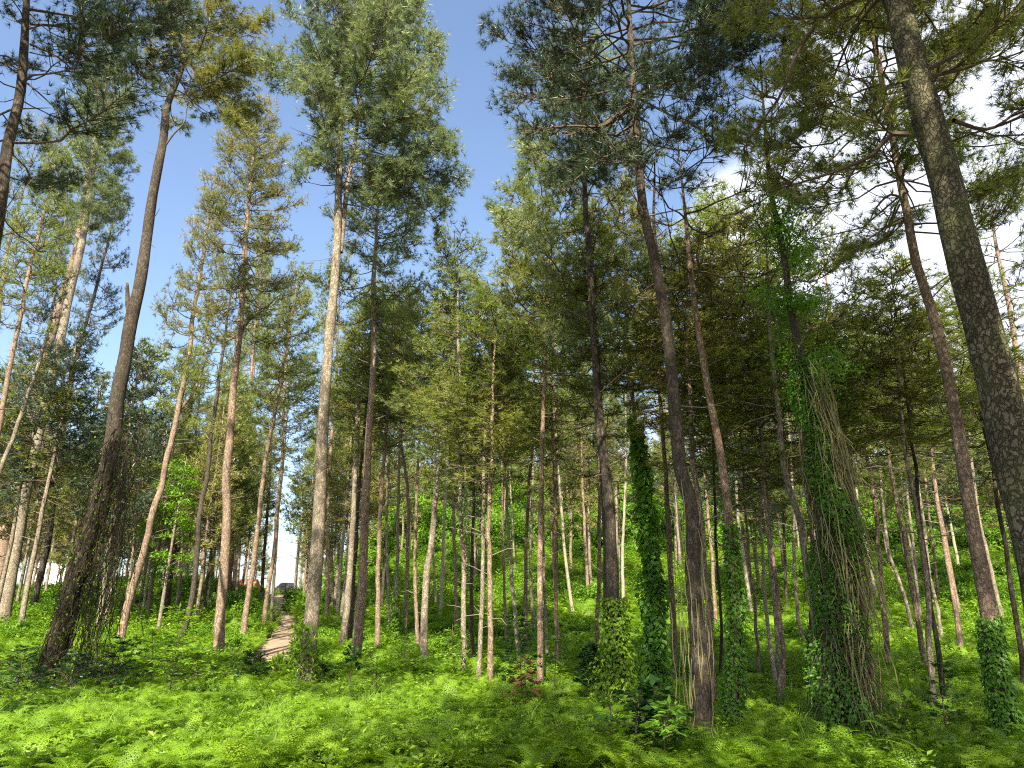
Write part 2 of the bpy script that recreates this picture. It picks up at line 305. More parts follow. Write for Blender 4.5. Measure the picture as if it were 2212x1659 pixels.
def make_crown(axis, z0, z1, Rr, sty, seed, asym=0, asaz=0, gap=.8, per=4, bare=.12, top_el=50, start=.42, shape=.65, up0=6):
    """limbs and foliage around a stem; axis(z) gives the stem's (x, y)"""
    rg = np.random.default_rng(seed); st = STY[sty]; limb = Buf(); C, D, V = [], [], []
    z = z0; Hc = z1-z0; az0 = rg.uniform(0, 6.28)
    while z < z1-.35:
        t = (z-z0)/Hc; nb = max(2, int(round(per+rg.normal(0, .8)))) if t < .9 else 3
        az0 += 2.4
        for j in range(nb):
            az = az0+j*2*math.pi/nb+rg.normal(0, .3)
            L = Rr*(1-t)**shape*(.55+.45*min(1, t/.22))*rg.uniform(.5, 1.12)*(1+asym*math.cos(az-asaz))+.25
            el = R(up0+(top_el-up0)*t**1.3+rg.normal(0, 8)); zz = z+rg.normal(0, .15)
            p0 = np.array([*axis(zz), zz]); P = branch_poly(p0, az, L, el, .16*(1-t)+rg.uniform(0, .07), rg)
            r0 = .009+.0075*L; tube(limb, P, np.linspace(r0, .007, len(P))*st['tr']**.5, 4, 0, .5, False)
            if t < .35 and rg.random() < bare*2.2*(1-t/.35) or rg.random() < bare*.3:
                for s in rg.uniform(.35, 1, int(3+L*2)):          # a dead limb: bare curved twigs only
                    k = s*(len(P)-1); i = min(int(k), len(P)-2); p = P[i]; dd = norm(norm(P[i+1]-P[i])+rg.normal(0, .6, 3)+[0, 0, -.1]); l = rg.uniform(.2, .8)
                    tube(limb, [p, p+dd*l*.5+[0, 0, -.03], p+dd*l+[0, 0, .08*l]], [.007*st['tr'], .006*st['tr'], .004*st['tr']], 3, 0, .5, False)
                continue
            dress(P, L, limb, C, D, V, rg, st, rg.uniform(.2, .8), start)
        z += gap*rg.uniform(.6, 1.75)*(1-.35*t)
    p = np.array([[*axis(z1-.2), z1-.2], [*axis(z1-.2), z1+.3]]); tube(limb, p, [.02, .008], 3, 0, .5, False)
    C.append(p); D.append(np.array([[0, 0, 1.]]*2)); V.append(np.array([.7, .7]))
    fo = Buf(); needles(fo, np.concatenate(C), np.concatenate(D), st['ln'], st['wd'], st['nn'], st['sp'], rg, 0, st['dr'], np.concatenate(V))
    return limb, fo
def extra_bough(poly, limb, C, D, V, rg, st, r0=.05, start=.15, leafy=True):
    P = spline(poly, 12); L = float(np.sum(np.linalg.norm(np.diff(P, axis=0), axis=1)))
    tube(limb, P, np.linspace(r0*.65, .008, 12), 5, 0, .5, False)
    if not leafy: return
    tn = norm(np.gradient(P, axis=0))
    for s in np.arange(start, 1, .5/max(L, 1)):
        i = min(int(s*11), 10); p = P[i]; sg = rg.choice([-1, 1]); sd = norm(np.cross(tn[i], [0, 0, 1.]))*sg
        az = math.atan2(*(tn[i]*.5+sd)[1::-1]); l = rg.uniform(.5, 1.0)*min(2.6, .45*L*(1.15-s)+.4)
        Q = branch_poly(p, az, l, R(rg.normal(8, 14)), .12, rg, 6); tube(limb, Q, np.linspace(.02, .006, 6), 3, 0, .5, False)
        dress(Q, l, limb, C, D, V, rg, st, rg.uniform(.2, .8), .1)
    dress(P[6:], L*.5, limb, C, D, V, rg, st, rg.uniform(.3, .7), .3)

VARIANTS = {}
def variant(sty, k, color):
    key = (sty, k)
    if key not in VARIANTS:
        rr = [2.5, 2.1, 2.9, 2.3, 2.6, 1.9][k % 6]
        limb, fo = make_crown(lambda z: (.12*math.sin(z*.7+k), .12*math.cos(z*.55+k)), 0, 10, rr, sty, 100+k, rg_asym(k), k*1.3, [.72, .62, .8][k % 3], [5, 5, 4][k % 3], [.3, .1, .2, .05, .25, .15][k % 6], 52, .38, [.6, .75, .5][k % 3])
        VARIANTS[key] = (limb.mesh('limbs', [TWIG]), fo)
    lm, fo = VARIANTS[key]
    if (key, color) not in VARIANTS: VARIANTS[(key, color)] = fo.mesh('crown', [ND[color]])
    return lm, VARIANTS[(key, color)]
def rg_asym(k): return [.15, .3, .1, .35, .2, .25][k % 6]

TREES = {}
SKX = [0, 200, 330, 400, 480, 560, 640, 700, 860, 960, 1020, 1100, 1150, 1180, 1250, 1500, 1700, 1800, 1950, 2060, 2212]
SKY = [250, 300, 420, 400, 330, 300, 420, 480, 480, 500, 530, 640, 600, 450, 350, 350, 380, 480, 640, 560, 350]       # how high the crowns reach along the picture
def build_tree(pts, w, label, hgt=None, ty=None, bark='red', sty='mid', nd='mid', cs=None, Rc=None, crown='shared', k=None, Yb=None,
               stubs=1.0, forks=(), boughs=(), sides=10, seed=None, asym=0, asaz=0, taper=.62, flare=.35, group=None, per=4, gap=.8, bare=.12, name='pine_tree', zoff=0, cb=None, shape=.65, up0=6, key=None, crownH=None):
    """pts: the stem as seen, foot first; Yb: its distance ahead. The stem stands on the ground and keeps its own depth."""
    seed = seed or (abs(hash((round(pts[0][0]), round(pts[0][1])))) % 9999+1); rg = np.random.default_rng(seed)
    if Yb is None: base = ground(*pts[0]); Yb = base[1]
    else:
        base = at(*pts[0], Yb); base[2] = H(base[0], base[1])
    P = [base]
    for q in pts[1:]: P.append(at(q[0], q[1], Yb+rg.normal(0, .05)))
    P = [p for i, p in enumerate(P) if i == 0 or p[2] > P[i-1][2]+.3]
    P = np.array(P); z0 = P[0][2]
    if ty is not None: hgt = at(pts[-1][0], ty, Yb)[2]-z0
    if hgt is None:
        tx = pts[-1][0]; hgt = min(rg.uniform(21, 25), at(tx, np.interp(tx, SKX, SKY)+rg.uniform(20, 170), Yb)[2]-z0); hgt = max(hgt, 13)
    top = z0+hgt
    if P[-1][2] < top-.6:
        d = P[-1]-P[-2] if len(P) > 1 else np.array([0, 0, 1.]); d = d/max(d[2], .2)
        d[:2] = np.clip(d[:2], -.12, .12)*.6; q = P[-1].copy(); E = []
        n = max(1, int((top-q[2])/3))
        for j in range(n):
            q = q+np.array([d[0]+rg.normal(0, .012), d[1]+rg.normal(0, .012), 1])*(top-P[-1][2])/n; E.append(q.copy())
        P = np.vstack([P, E])
    else: top = P[-1][2]
    root = empty(name, P[0]); O = P[0]
    r0 = w/FPX*(P[0][1]*math.cos(PITCH)+(1.5)*math.sin(PITCH))*.5
    m = max(8, int(hgt/.6)); SP = spline(P-O, m); SP[0, 2] -= .25
    zz = np.clip(SP[:, 2]/hgt, 0, 1); r = r0*(1-taper*zz**.9)*np.where(zz > .75, 1-(zz-.75)*2.6, 1)
    r = r*(1+flare*np.exp(-np.maximum(SP[:, 2], 0)/.35)); r = np.maximum(r, .02)
    if crown == 'shared': SP[1:-1, :2] += rg.normal(0, .015, (m-2, 2))
    ph = rg.uniform(0, 6, 4)
    bump = lambda a, k_: 1+.035*np.sin(3*a+k_*.4+ph[0])+.03*np.sin(5*a-k_*.9+ph[1])+.03*np.sin(k_*1.7+ph[2])
    tb = Buf(); tube(tb, SP, r, sides, 0, .5, True, bump)
    ax = lambda z: (float(np.interp(z, SP[:, 2], SP[:, 0])), float(np.interp(z, SP[:, 2], SP[:, 1])))
    rad = lambda z: float(np.interp(z, SP[:, 2], r))
    fk = []
    for fp, fw in forks:
        F = np.array([at(q[0], q[1], Yb+.15+.1*i) for i, q in enumerate(fp)])-O; F = spline(F, 14)
        rr = fw/FPX*(Yb*math.cos(PITCH)+F[0][2]*math.sin(PITCH))*.5; tube(tb, F, np.linspace(rr, rr*.35, 14), 8); fk.append(F)
    if cs is None: cs = rg.uniform(.48, .6)
    cz0, cz1 = hgt*cs, hgt
    if cb is not None: cz0 = at(pts[-1][0], cb, Yb)[2]-z0
    # dead snags under the crown
    for s in range(int(stubs*hgt*1.1)):
        z = rg.uniform(.12, 1)**.7*cz0*1.15; az = rg.uniform(0, 6.28); l = rg.uniform(.12, .55) if rg.random() < .7 else rg.uniform(.6, 1.7)
        l *= .4+.6*z/cz0; x, y = ax(z); p = np.array([x, y, z]); h = np.array([math.cos(az), math.sin(az), rg.normal(.25, .25)])
        q = p+h*(rad(z)+l*.55); q2 = p+h*(rad(z)+l)+np.array([0, 0, rg.normal(-.05, .12)*l]); rr = .009+.008*l
        tube(tb, [p, q, q2], [rr, rr*.75, rr*.4], 4, 1, .5, False)
    obj('trunk', tb.mesh('trunk', [BK[bark], DEAD], True), root)
    Rc = Rc or rg.uniform(2.5, 3.5)
    if crown == 'own':
        limb, fo = make_crown(ax, cz0, cz1, Rc, sty, seed, asym, asaz, gap, per, bare, shape=shape, up0=up0)
        C, D, V = [], [], []; st = STY[sty]
        for F in fk:
            n = len(F); Lk = F[-1][2]-F[0][2]
            a2 = lambda z, F=F: (float(np.interp(z, F[:, 2], F[:, 0])), float(np.interp(z, F[:, 2], F[:, 1])))
            if Lk > 4:
                l2, f2 = make_crown(a2, F[0][2]+Lk*.25, F[-1][2]+.5, Rc*.8, sty, seed+5, asym, asaz, gap, per, bare, shape=shape, up0=up0)
                for A, B2 in ((limb, l2), (fo, f2)):
                    vv = np.concatenate(B2.V); A.add(vv, np.concatenate(B2.T) if B2.T else None, np.concatenate(B2.Q) if B2.Q else None, 0, np.concatenate(B2.var))
        for bp in boughs:
            poly, br = bp[0], bp[1]; dys = bp[2] if len(bp) > 2 else 0; leafy = bp[3] if len(bp) > 3 else True
            Q = np.array([at(q[0], q[1], Yb+dys*i/(len(poly)-1)) for i, q in enumerate(poly)])-O
            extra_bough(Q, limb, C, D, V, rg, st, br, leafy=leafy)
        if C: needles(fo, np.concatenate(C), np.concatenate(D), st['ln'], st['wd'], st['nn'], st['sp'], rg, 0, st['dr'], np.concatenate(V))
        obj('limbs', limb.mesh('limbs', [TWIG]), root); obj('crown', fo.mesh('crown', [ND[nd]]), root)
    elif crown == 'shared':
        k = int(rg.integers(0, 6)) if k is None else k
        lm, cm = variant(sty, k, nd)
        a = np.array([*ax(cz0), cz0]); c = np.array([*ax(cz1), cz1]); d = Vector(c-a)
        M = Matrix.Translation(Vector(a)) @ d.to_track_quat('Z', 'Y').to_matrix().to_4x4() @ Matrix.Rotation(rg.uniform(0, 6.28), 4, 'Z') @ Matrix.Diagonal((Rc/2.4, Rc/2.4, d.length/10, 1))
        for nm, me in (('limbs', lm), ('crown', cm)):
            o = obj(nm, me, root); o.matrix_local = M
    elif crown == 'bare': pass
    tag(root, label, 'tree' if 'pine' not in name else 'pine tree', group)
    if key: TREES[key] = (root, SP, r, O)
    return root, SP, r, O

# ------------------------------------------------------------------ the pines that can be told apart
G1 = 'tall pines standing close to the camera'
bt = build_tree
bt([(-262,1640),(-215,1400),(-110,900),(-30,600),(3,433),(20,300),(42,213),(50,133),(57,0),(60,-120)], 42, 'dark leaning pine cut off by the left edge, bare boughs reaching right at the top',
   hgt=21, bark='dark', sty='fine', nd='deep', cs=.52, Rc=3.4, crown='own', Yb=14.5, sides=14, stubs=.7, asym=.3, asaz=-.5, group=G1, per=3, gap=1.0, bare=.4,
   boughs=[([(62,20),(200,40),(300,45),(400,10)], .06, 3), ([(66,52),(150,60),(225,82),(330,140),(400,180)], .06, 2.5), ([(64,95),(120,120),(190,190),(250,240)], .045, 1, False), ([(60,180),(110,225),(165,290)], .035, .5, False), ([(45,235),(110,233)], .03, .3, False), ([(64,113),(110,122),(155,117)], .03, 0, False),
           ([(60,-60),(170,-10),(290,60),(370,130)], .05, 4), ([(60,-100),(200,-60),(330,0),(420,60)], .05, 4), ([(50,140),(0,120),(-80,150)], .05, 1), ([(40,230),(-20,260),(-90,330)], .05, 1), ([(64,30),(110,70),(160,90)], .03, .4, False)])
bt([(95,1500),(105,1446),(129,1376),(153,1289),(181,1202),(206,1108),(215,1103),(232,1018),(246,932),(252,864),(269,779),(283,693),(300,625),(314,540),(328,433),(340,367),(353,300),(360,233),(377,187),(393,150),(397,110),(403,60),(413,0)], 44,
   'big dark leaning pine hung with a tangle of bare dark vines', hgt=29, bark='dark', sty='long', nd='olive', cs=.80, Rc=3.6, crown='own', sides=16, stubs=.3, group=G1, asym=.5, asaz=0, key='vined', taper=.72,
   forks=[([(286,700),(277,660),(275,612)], 17)],
   boughs=[([(352,322),(375,290),(398,265),(404,235),(407,205)], .07, .2, False), ([(367,205),(405,215),(438,236)], .04, .5, False), ([(397,130),(450,170),(500,215),(560,250)], .06, 2), ([(400,140),(440,180),(480,240),(530,290)], .05, -1), ([(403,30),(450,60),(520,80),(570,40)], .05, 2), ([(395,60),(360,30),(330,-10)], .05, 1), ([(385,160),(420,230),(470,260)], .04, 2), ([(398,110),(440,100),(500,130),(545,160)], .04, 0), ([(390,100),(365,88),(362,86)], .02, 0, False)])
bt([(-12,1320),(7,1185),(21,1080),(34,1086),(58,949),(82,830),(116,710),(143,608),(164,540),(178,450)], 27, 'dark-barked pine leaning right behind its paler twin near the left edge', ty=190, bark='red', sty='mid', nd='mid', cs=.6, Rc=3.0, group='leaning twin pines at the left', stubs=1.3)
bt([(2,1365),(21,1254),(38,1167),(52,1080),(73,983),(92,898),(116,806),(136,710),(153,625),(174,540),(190,440),(205,330)], 27, 'light-barked leaning pine at the left with a broad pale sunlit crown', ty=128, bark='grey', sty='long', nd='blue', cb=500, Rc=4.3, crown='own', sides=14, group='leaning twin pines at the left', stubs=1.6, per=5, gap=.62, bare=.05, shape=.5)
bt([(-120,1380),(3,898),(14,830),(27,762),(44,687),(63,584),(80,520)], 16, 'pink-barked slender pine leaning in at the left edge, its stem sunlit', ty=300, bark='red', Yb=40, nd='mid', group='pines at the left edge')
bt([(-70,1250),(2,642),(10,574),(35,470)], 12, 'thin pine at the extreme left edge, its sunlit stem half out of view', ty=260, bark='red', Yb=46, nd='mid', group='pines at the left edge')
bt([(-75,1330),(3,1010),(27,949),(51,881),(78,803),(99,734),(116,652),(122,600)], 13, 'thin pale pine leaning steeply right in front of the leaning twin pines', ty=470, bark='grey', Yb=44, Rc=2.0, nd='deep', group='pines at the left edge')
bt([(66,1345),(84,1254),(101,1185),(119,1052),(136,932),(153,830),(177,728),(205,632)], 14, 'dark straight pine leaning right between the twin pines and the vine-hung pine', ty=400, bark='dark', nd='deep', stubs=1.5)
G2 = 'slender pines left of the dirt path'
for pts, w_, lab, kw in [
 ([(68,1285),(80,1167),(89,1080),(104,960)], 8, 'thin grey pine left of the dark straight pine, foot on the bright bank', {}),
 ([(72,1268),(90,1180),(105,1101),(120,1010)], 6, 'thinnest pale stem beside the dark straight pine at the left', {}),
 ([(255,1405),(262,1376),(279,1296),(297,1237),(321,1150),(338,1080),(344,1069),(358,1000),(375,932),(389,864),(409,762),(418,676),(430,608)], 17, 'curved sunlit brown pine leaning right just beyond the hanging vines', dict(ty=380, bark='red', nd='olive', Rc=2.6, forks=[([(372,935),(392,880),(410,860),(440,790),(455,735)], 8)])),
 ([(297,1310),(310,1225),(324,1143),(345,1060)], 8, 'thin pine half hidden behind the curved sunlit brown pine', {}),
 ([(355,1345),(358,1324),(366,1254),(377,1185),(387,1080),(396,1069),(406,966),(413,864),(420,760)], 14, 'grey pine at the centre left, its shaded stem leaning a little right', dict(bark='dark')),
 ([(378,1336),(385,1290),(392,1185),(403,1080),(406,1072),(423,932),(433,830)], 9, 'slim pink-grey pine right of the shaded grey pine', dict(bark='grey')),
 ([(382,1405),(394,1376),(412,1307),(424,1219),(436,1080),(443,1052),(460,915),(474,813)], 13, 'dark brown pine leaning right, left of the ivy-footed thin pine', dict(bark='dark', ty=560)),
 ([(420,1346),(429,1289),(443,1202),(457,1080),(471,1018),(480,960)], 8, 'thin pale yellowish pine between the dark brown pine and the pine with ivy on it', dict(bark='pale')),
 ([(450,1345),(457,1202),(469,1080),(474,1052),(491,881)], 9, 'thin pale pine with a little ivy low on its stem', dict(bark='pale', key='ivy_thin')),
 ([(490,1300),(499,1220),(506,1080),(508,1086),(518,1000),(535,881),(546,772),(552,700)], 10, 'pink stem close behind the thick sunlit pine left of the path', dict(bark='red', ty=480)),
 ([(505,1290),(512,1150),(525,1000),(545,830),(556,720)], 9, 'second pink stem that crosses behind the thick sunlit pine left of the path', dict(bark='red', ty=520)),
 ([(509,1328),(516,1220),(523,1097),(532,980)], 7, 'thin stem just left of the pale pine that leans over the path edge', {}),
 ([(524,1395),(531,1324),(545,1237),(559,1115),(575,986),(596,879)], 13, 'pale pinkish pine leaning right on the grassy bank left of the path', dict(bark='red', ty=600)),
 ([(565,1325),(570,1202),(580,1080),(586,960)], 8, 'dark thin pine at the left edge of the upper path', dict(bark='dark')),
 ([(568,1374),(577,1289),(591,1202),(601,1080),(608,1016),(612,897)], 10, 'grey-pink pine whose foot stands at the left side of the path bend', dict(bark='red', ty=620)),
 ([(584,1358),(590,1275),(597,1180),(603,1090)], 7, 'thin pale pine on the left margin of the path, left of the car', dict(bark='pale')),
]:
    kw = dict(dict(bark='grey', nd='mid'), **kw); bt(pts, w_, lab, group=G2, **kw)
bt([(466,1435),(471,1411),(474,1342),(483,1254),(488,1167),(490,1080),(488,1052),(498,932),(505,830),(515,745),(522,659),(527,574),(533,483),(545,360),(555,240)], 22, 'thick sunlit pine with reddish flaking bark, standing left of the path', ty=225, bark='red', sty='mid', nd='olive', cb=720, Rc=3.6, crown='own', sides=14, group=G1, stubs=1.5, per=5, gap=.62, shape=.55, up0=-6,
   forks=[([(520,720),(540,690),(575,665),(600,640)], 7)])
bt([(658,1495),(666,1411),(671,1359),(680,1254),(688,1150),(692,1080),(694,986),(703,837),(712,718),(721,629),(728,533),(730,467),(731,400),(733,333),(735,267),(738,200),(741,100),(743,0),(744,-90)], 33, 'tallest pale pine right of the path, with dark foot and a fork below its crown',
   hgt=29.5, bark='grey', sty='long', nd='blue', cb=400, Rc=3.9, crown='own', sides=18, group=G1, stubs=1.1, asym=.45, asaz=-.2, per=4, gap=.62, bare=.08, shape=.4, taper=.68, key='hero',
   forks=[([(735,545),(743,467),(753,383),(766,317),(773,250),(780,193),(790,133),(795,33),(798,-60)], 12)],
   boughs=[([(770,322),(815,330),(870,352),(890,360)], .07, -.5, False), ([(765,340),(820,375),(880,430),(930,460),(960,520)], .07, 1), ([(740,440),(790,450),(860,500),(900,560)], .05, 2), ([(735,267),(700,225),(650,190),(600,170),(578,128)], .05, -1), ([(733,313),(690,300),(650,285),(627,275)], .04, -.5, False),
           ([(775,240),(850,230),(930,260),(965,330)], .06, 0), ([(760,350),(850,340),(940,370),(1008,392)], .07, 1), ([(770,300),(860,300),(920,320),(985,330)], .06, -1), ([(780,190),(860,180),(920,190),(960,210)], .06, 1), ([(790,130),(860,110),(930,110),(950,90)], .05, 0), ([(765,330),(850,400),(930,410),(980,450)], .06, 2), ([(790,60),(850,30),(900,50)], .05, 0), ([(735,160),(670,150),(600,190)], .05, 1), ([(738,60),(680,40),(610,20)], .05, -1)])
bt([(764,1456),(768,1450),(770,1411),(776,1342),(783,1254),(786,1167),(790,1080),(792,1075),(798,927),(807,778),(807,659),(807,600),(811,550),(815,467)], 22, 'thick pinkish-red pine whose foot is in full sun, right of the dark-footed one', ty=372, bark='red', sty='mid', nd='mid', cb=700, Rc=3.7, crown='own', sides=14, group=G1, stubs=1.2, per=5, gap=.65,
   boughs=[([(807,640),(860,640),(905,690)], .04, -.5, False), ([(806,700),(840,690),(880,720)], .035, .3)])
G3 = 'pines in the stand right of the path'
for pts, w_, lab, kw in [
 ([(636,1286),(643,1202),(657,1097),(668,1000)], 7, 'thin brown pine just right of the parked car', {}),
 ([(648,1280),(655,1180),(664,1080),(672,980)], 6, 'thin stem between the parked car and the tallest pale pine', {}),
 ([(705,1356),(708,1202),(709,1080),(709,1075),(715,956),(727,808),(730,707),(734,640)], 10, 'reddish pine directly behind the tallest pale pine, showing on its right', dict(bark='red', ty=560)),
 ([(720,1328),(716,1185),(718,1080),(722,960)], 8, 'straight grey pine second behind the tallest pale pine', {}),
 ([(727,1353),(737,1202),(748,1080),(758,960)], 9, 'pale pine leaning right behind the dark-footed tallest pine', dict(bark='pale')),
 ([(733,1426),(748,1324),(758,1202),(765,1080),(777,837)], 15, 'grey-tan pine with dark foot, left of the thick pinkish-red pine', dict(bark='grey', ty=640)),
 ([(752,1422),(760,1324),(768,1180),(776,1060)], 10, 'shaded pine squeezed between the grey-tan pine and the pinkish-red pine', dict(bark='dark')),
 ([(814,1426),(816,1324),(817,1202),(823,1080),(825,1075),(837,891),(842,800)], 12, 'straight dim brown pine, first to the right of the pinkish-red pine', dict(bark='red', ty=600)),
 ([(844,1374),(838,1254),(835,1143),(838,1010)], 7, 'thin bowed pine right of the straight dim brown pine', {}),
 ([(856,1400),(857,1254),(859,1115),(863,990)], 9, 'thin pine wrapped in dark ivy at its foot, near the centre left', dict(key='ivy_c')),
 ([(872,1394),(878,1290),(880,1202),(882,1080),(867,956)], 10, 'rusty pine standing on a bare patch of earth', dict(bark='red')),
 ([(905,1429),(899,1324),(896,1202),(899,1080),(905,960)], 9, 'pink pine just left of the crooked pine, with green shoots at its foot', dict(bark='red')),
 ([(917,1467),(917,1359),(920,1254),(933,1167),(941,1080),(944,1087),(956,956),(968,825),(975,740)], 17, 'crooked pine with a curved pale stem near the centre', dict(bark='grey', ty=600, sides=12)),
 ([(943,1325),(938,1250),(936,1202),(938,1100)], 6, 'thin stem showing just right of the crooked pine', {}),
 ([(951,1356),(955,1237),(960,1115),(966,1000)], 8, 'pale thin pine standing above a bare brown bank near the centre', dict(bark='pale')),
 ([(986,1396),(983,1220),(978,1080),(974,960)], 9, 'dim red pine between the pale thin pine and the pair of centre pines', dict(bark='red')),
 ([(999,1482),(1002,1359),(1001,1202),(995,1080),(993,837),(990,740)], 12, 'straight centre pine with a tan sunlit foot, left of the dark red one', dict(bark='grey', ty=512, nd='mid')),
 ([(1009,1310),(1008,1220),(1007,1132),(1004,1000)], 6, 'thin pine covered with light ivy behind the centre pines', dict(key='ivy_d')),
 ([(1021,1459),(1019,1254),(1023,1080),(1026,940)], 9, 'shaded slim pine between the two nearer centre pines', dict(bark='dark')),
 ([(1024,1278),(1030,1200),(1038,1132),(1044,1040)], 6, 'thin leaning pine, farthest back between the centre pines', {}),
 ([(1031,1488),(1038,1359),(1043,1220),(1045,1080),(1047,960)], 11, 'brown pine leaning right with bright leaves at its foot, at the centre', dict(bark='grey')),
 ([(1061,1498),(1060,1394),(1057,1254),(1057,1080),(1061,986),(1064,850)], 13, 'dark red pine at the centre, straight, with a wide sunlit foot', dict(bark='red', ty=640)),
 ([(1094,1407),(1089,1254),(1085,1080),(1083,960)], 7, 'slender pink pine left of the pale slanting pine', dict(bark='red')),
 ([(1125,1460),(1113,1342),(1103,1220),(1094,1080),(1091,1016),(1085,867)], 10, 'pale pine slanting left up from a mossy foot, right of the centre', dict(bark='pale', ty=690)),
 ([(1113,1240),(1109,1170),(1105,1097),(1100,990)], 5, 'thinnest grey stem behind the pale slanting pine', {}),
 ([(1135,1450),(1136,1254),(1141,1080),(1150,956),(1153,850)], 10, 'dark reddish pine left of the tall bright pink pine', dict(bark='red')),
 ([(1155,1380),(1146,1237),(1150,1080),(1152,980)], 8, 'grey stem half hidden behind the dark reddish pine', {}),
 ([(1204,1463),(1200,1254),(1199,1080),(1196,950)], 10, 'straight brown pine right of the tall bright pink pine, dark at its foot', dict(bark='red')),
 ([(1183,1449),(1178,1324),(1174,1230),(1172,1100)], 7, 'thin pale pine between the bright pink pine and the straight brown pine', {}),
 ([(1200,1300),(1197,1220),(1188,1080),(1184,980)], 7, 'thin grey pine leaning left behind the straight brown pine', {}),
 ([(1242,1352),(1223,1220),(1211,1080),(1203,960)], 8, 'pale pine slanting left on the sunny slope right of centre', dict(bark='pale')),
 ([(1234,1202),(1234,1080),(1233,980)], 6, 'short-looking thin stem high on the slope right of centre', {}),
 ([(1271,1314),(1267,1220),(1260,1080),(1255,950)], 8, 'rosy thin pine of a close pair on the slope, the lower one', dict(bark='red')),
 ([(1275,1272),(1270,1190),(1267,1132),(1262,1030)], 6, 'grey thin pine of a close pair on the slope, the upper one', {}),
 ([(1292,1454),(1290,1359),(1293,1254),(1295,1080),(1294,950)], 10, 'sunlit rosy pine just left of the dark ivy-footed pine', dict(bark='red', ty=640)),
 ([(1300,1530),(1309,1359),(1309,1220),(1302,1080)], 14, 'grey pine with a broad pale foot, leaning behind the dark ivy-footed pine', dict(bark='dark')),
 ([(1331,1226),(1331,1080),(1326,960)], 8, 'pale short-looking stem on the slope right of the dark ivy-footed pine', {}),
 ([(1347,1328),(1345,1185),(1350,1080),(1352,950)], 8, 'pale slim pine between the dark ivy-footed pine and the bright ivy-clad pine', dict(bark='pale')),
 ([(1384,1182),(1380,1120),(1377,1080),(1372,970)], 7, 'pale thin stem high on the slope behind the bright ivy-clad pine', {}),
]:
    kw = dict(dict(bark='grey', nd='mid'), **kw); bt(pts, w_, lab, group=G3, **kw)
bt([(1167,1503),(1167,1394),(1166,1254),(1169,1080),(1168,1075),(1171,956),(1177,808),(1180,689),(1183,570),(1180,470)], 14, 'tall bright pink pine right of centre, its feathery crown against blue sky', ty=368, bark='red', sty='long', nd='mid', cb=740, Rc=3.6, crown='own', sides=12, group=G1, per=4, gap=.7, shape=.5)
bt([(1340,1590),(1338,1568),(1335,1429),(1326,1324),(1321,1220),(1316,1080),(1305,1075),(1296,927),(1287,778),(1278,659),(1272,540),(1266,467),(1263,400),(1261,317),(1251,217),(1246,110)], 30, 'dark grey pine with ivy climbing its foot, just left of the bright ivy-clad pine', ty=90, bark='dark', sty='long', nd='blue', cb=760, Rc=2.7, crown='own', sides=14, group=G1, per=3, gap=.75, taper=.78, key='ivy_foot', shape=.45, Yb=19)
bt([(1413,1512),(1413,1429),(1413,1324),(1403,1202),(1392,1080),(1382,986),(1370,897),(1362,808),(1353,659),(1348,560)], 14, 'slender pine clad from foot to mid-height in bright green ivy', ty=430, bark='red', sty='mid', nd='olive', cb=800, Rc=2.5, group=G1, key='ivy_bright')
bt([(1517,1665),(1517,1499),(1510,1394),(1497,1254),(1490,1080),(1477,1045),(1460,897),(1445,748),(1427,629),(1409,540),(1399,533),(1389,450),(1381,367),(1376,283),(1373,233),(1366,167),(1363,100),(1358,0),(1354,-100)], 37, 'thick curving dark pine right of centre, loose vines down its lower stem',
   hgt=20, bark='dark', sty='fine', nd='deep', cb=330, Rc=3.7, crown='own', Yb=13.4, sides=20, group=G1, per=4, gap=.55, bare=.1, shape=.3, taper=.72, key='big',
   forks=[([(1434,640),(1424,580),(1415,520),(1412,450),(1414,400),(1414,350)], 10)],
   boughs=[([(1372,228),(1335,248),(1295,273),(1245,272),(1190,275),(1150,285)], .09, -1.5), ([(1388,203),(1420,190),(1465,165),(1500,138),(1560,132),(1600,150)], .09, 1), ([(1365,110),(1290,140),(1200,165),(1130,175),(1085,165)], .06, 1), ([(1362,60),(1270,80),(1180,60),(1110,40)], .05, 0), ([(1364,100),(1450,80),(1560,70),(1650,60)], .06, 1), ([(1370,180),(1300,200),(1190,215),(1110,200)], .05, -1), ([(1375,210),(1450,250),(1530,290),(1560,320)], .05, -.5), ([(1360,30),(1450,0),(1540,-20)], .05, 1),
           ([(1376,260),(1340,320),(1290,350),(1240,390)], .035, -.5), ([(1295,273),(1320,320),(1355,352)], .03, -1)])
bt([(1545,1548),(1538,1464),(1533,1359),(1524,1254),(1509,1080),(1499,1016),(1493,897),(1488,800)], 17, 'reddish pine standing right behind the thick curving dark pine', ty=560, bark='red', nd='olive', sty='mid')
bt([(1570,1588),(1575,1560),(1584,1480),(1590,1411),(1591,1324),(1580,1185),(1570,1080),(1552,956),(1534,867),(1519,778),(1505,689),(1490,570),(1482,480)], 24, 'scaly pale-pink pine with ivy on its lower half, leaning left', ty=318, bark='red', sty='mid', nd='olive', cb=640, Rc=3.3, crown='own', sides=14, group=G1, stubs=1.8, per=3, gap=.8, bare=.35, key='ivy_half', shape=.5)
bt([(1448,1502),(1455,1411),(1453,1307),(1446,1185),(1441,1080),(1427,867),(1420,760)], 14, 'sunlit rosy pine between the bright ivy-clad pine and the thick curving dark pine', ty=520, bark='red', nd='deep', sty='mid')
bt([(1771,1577),(1768,1430),(1762,1350),(1745,1254),(1722,1100),(1701,1045),(1683,897),(1665,748),(1659,600),(1655,520)], 17, 'dark pine with an ivy-wrapped foot standing just left of the huge vine column', ty=470, bark='grey', sty='mid', nd='olive', cb=700, Rc=2.8, crown='own', sides=12, group=G1, key='ivy_e', per=3, bare=.3, stubs=1.5)
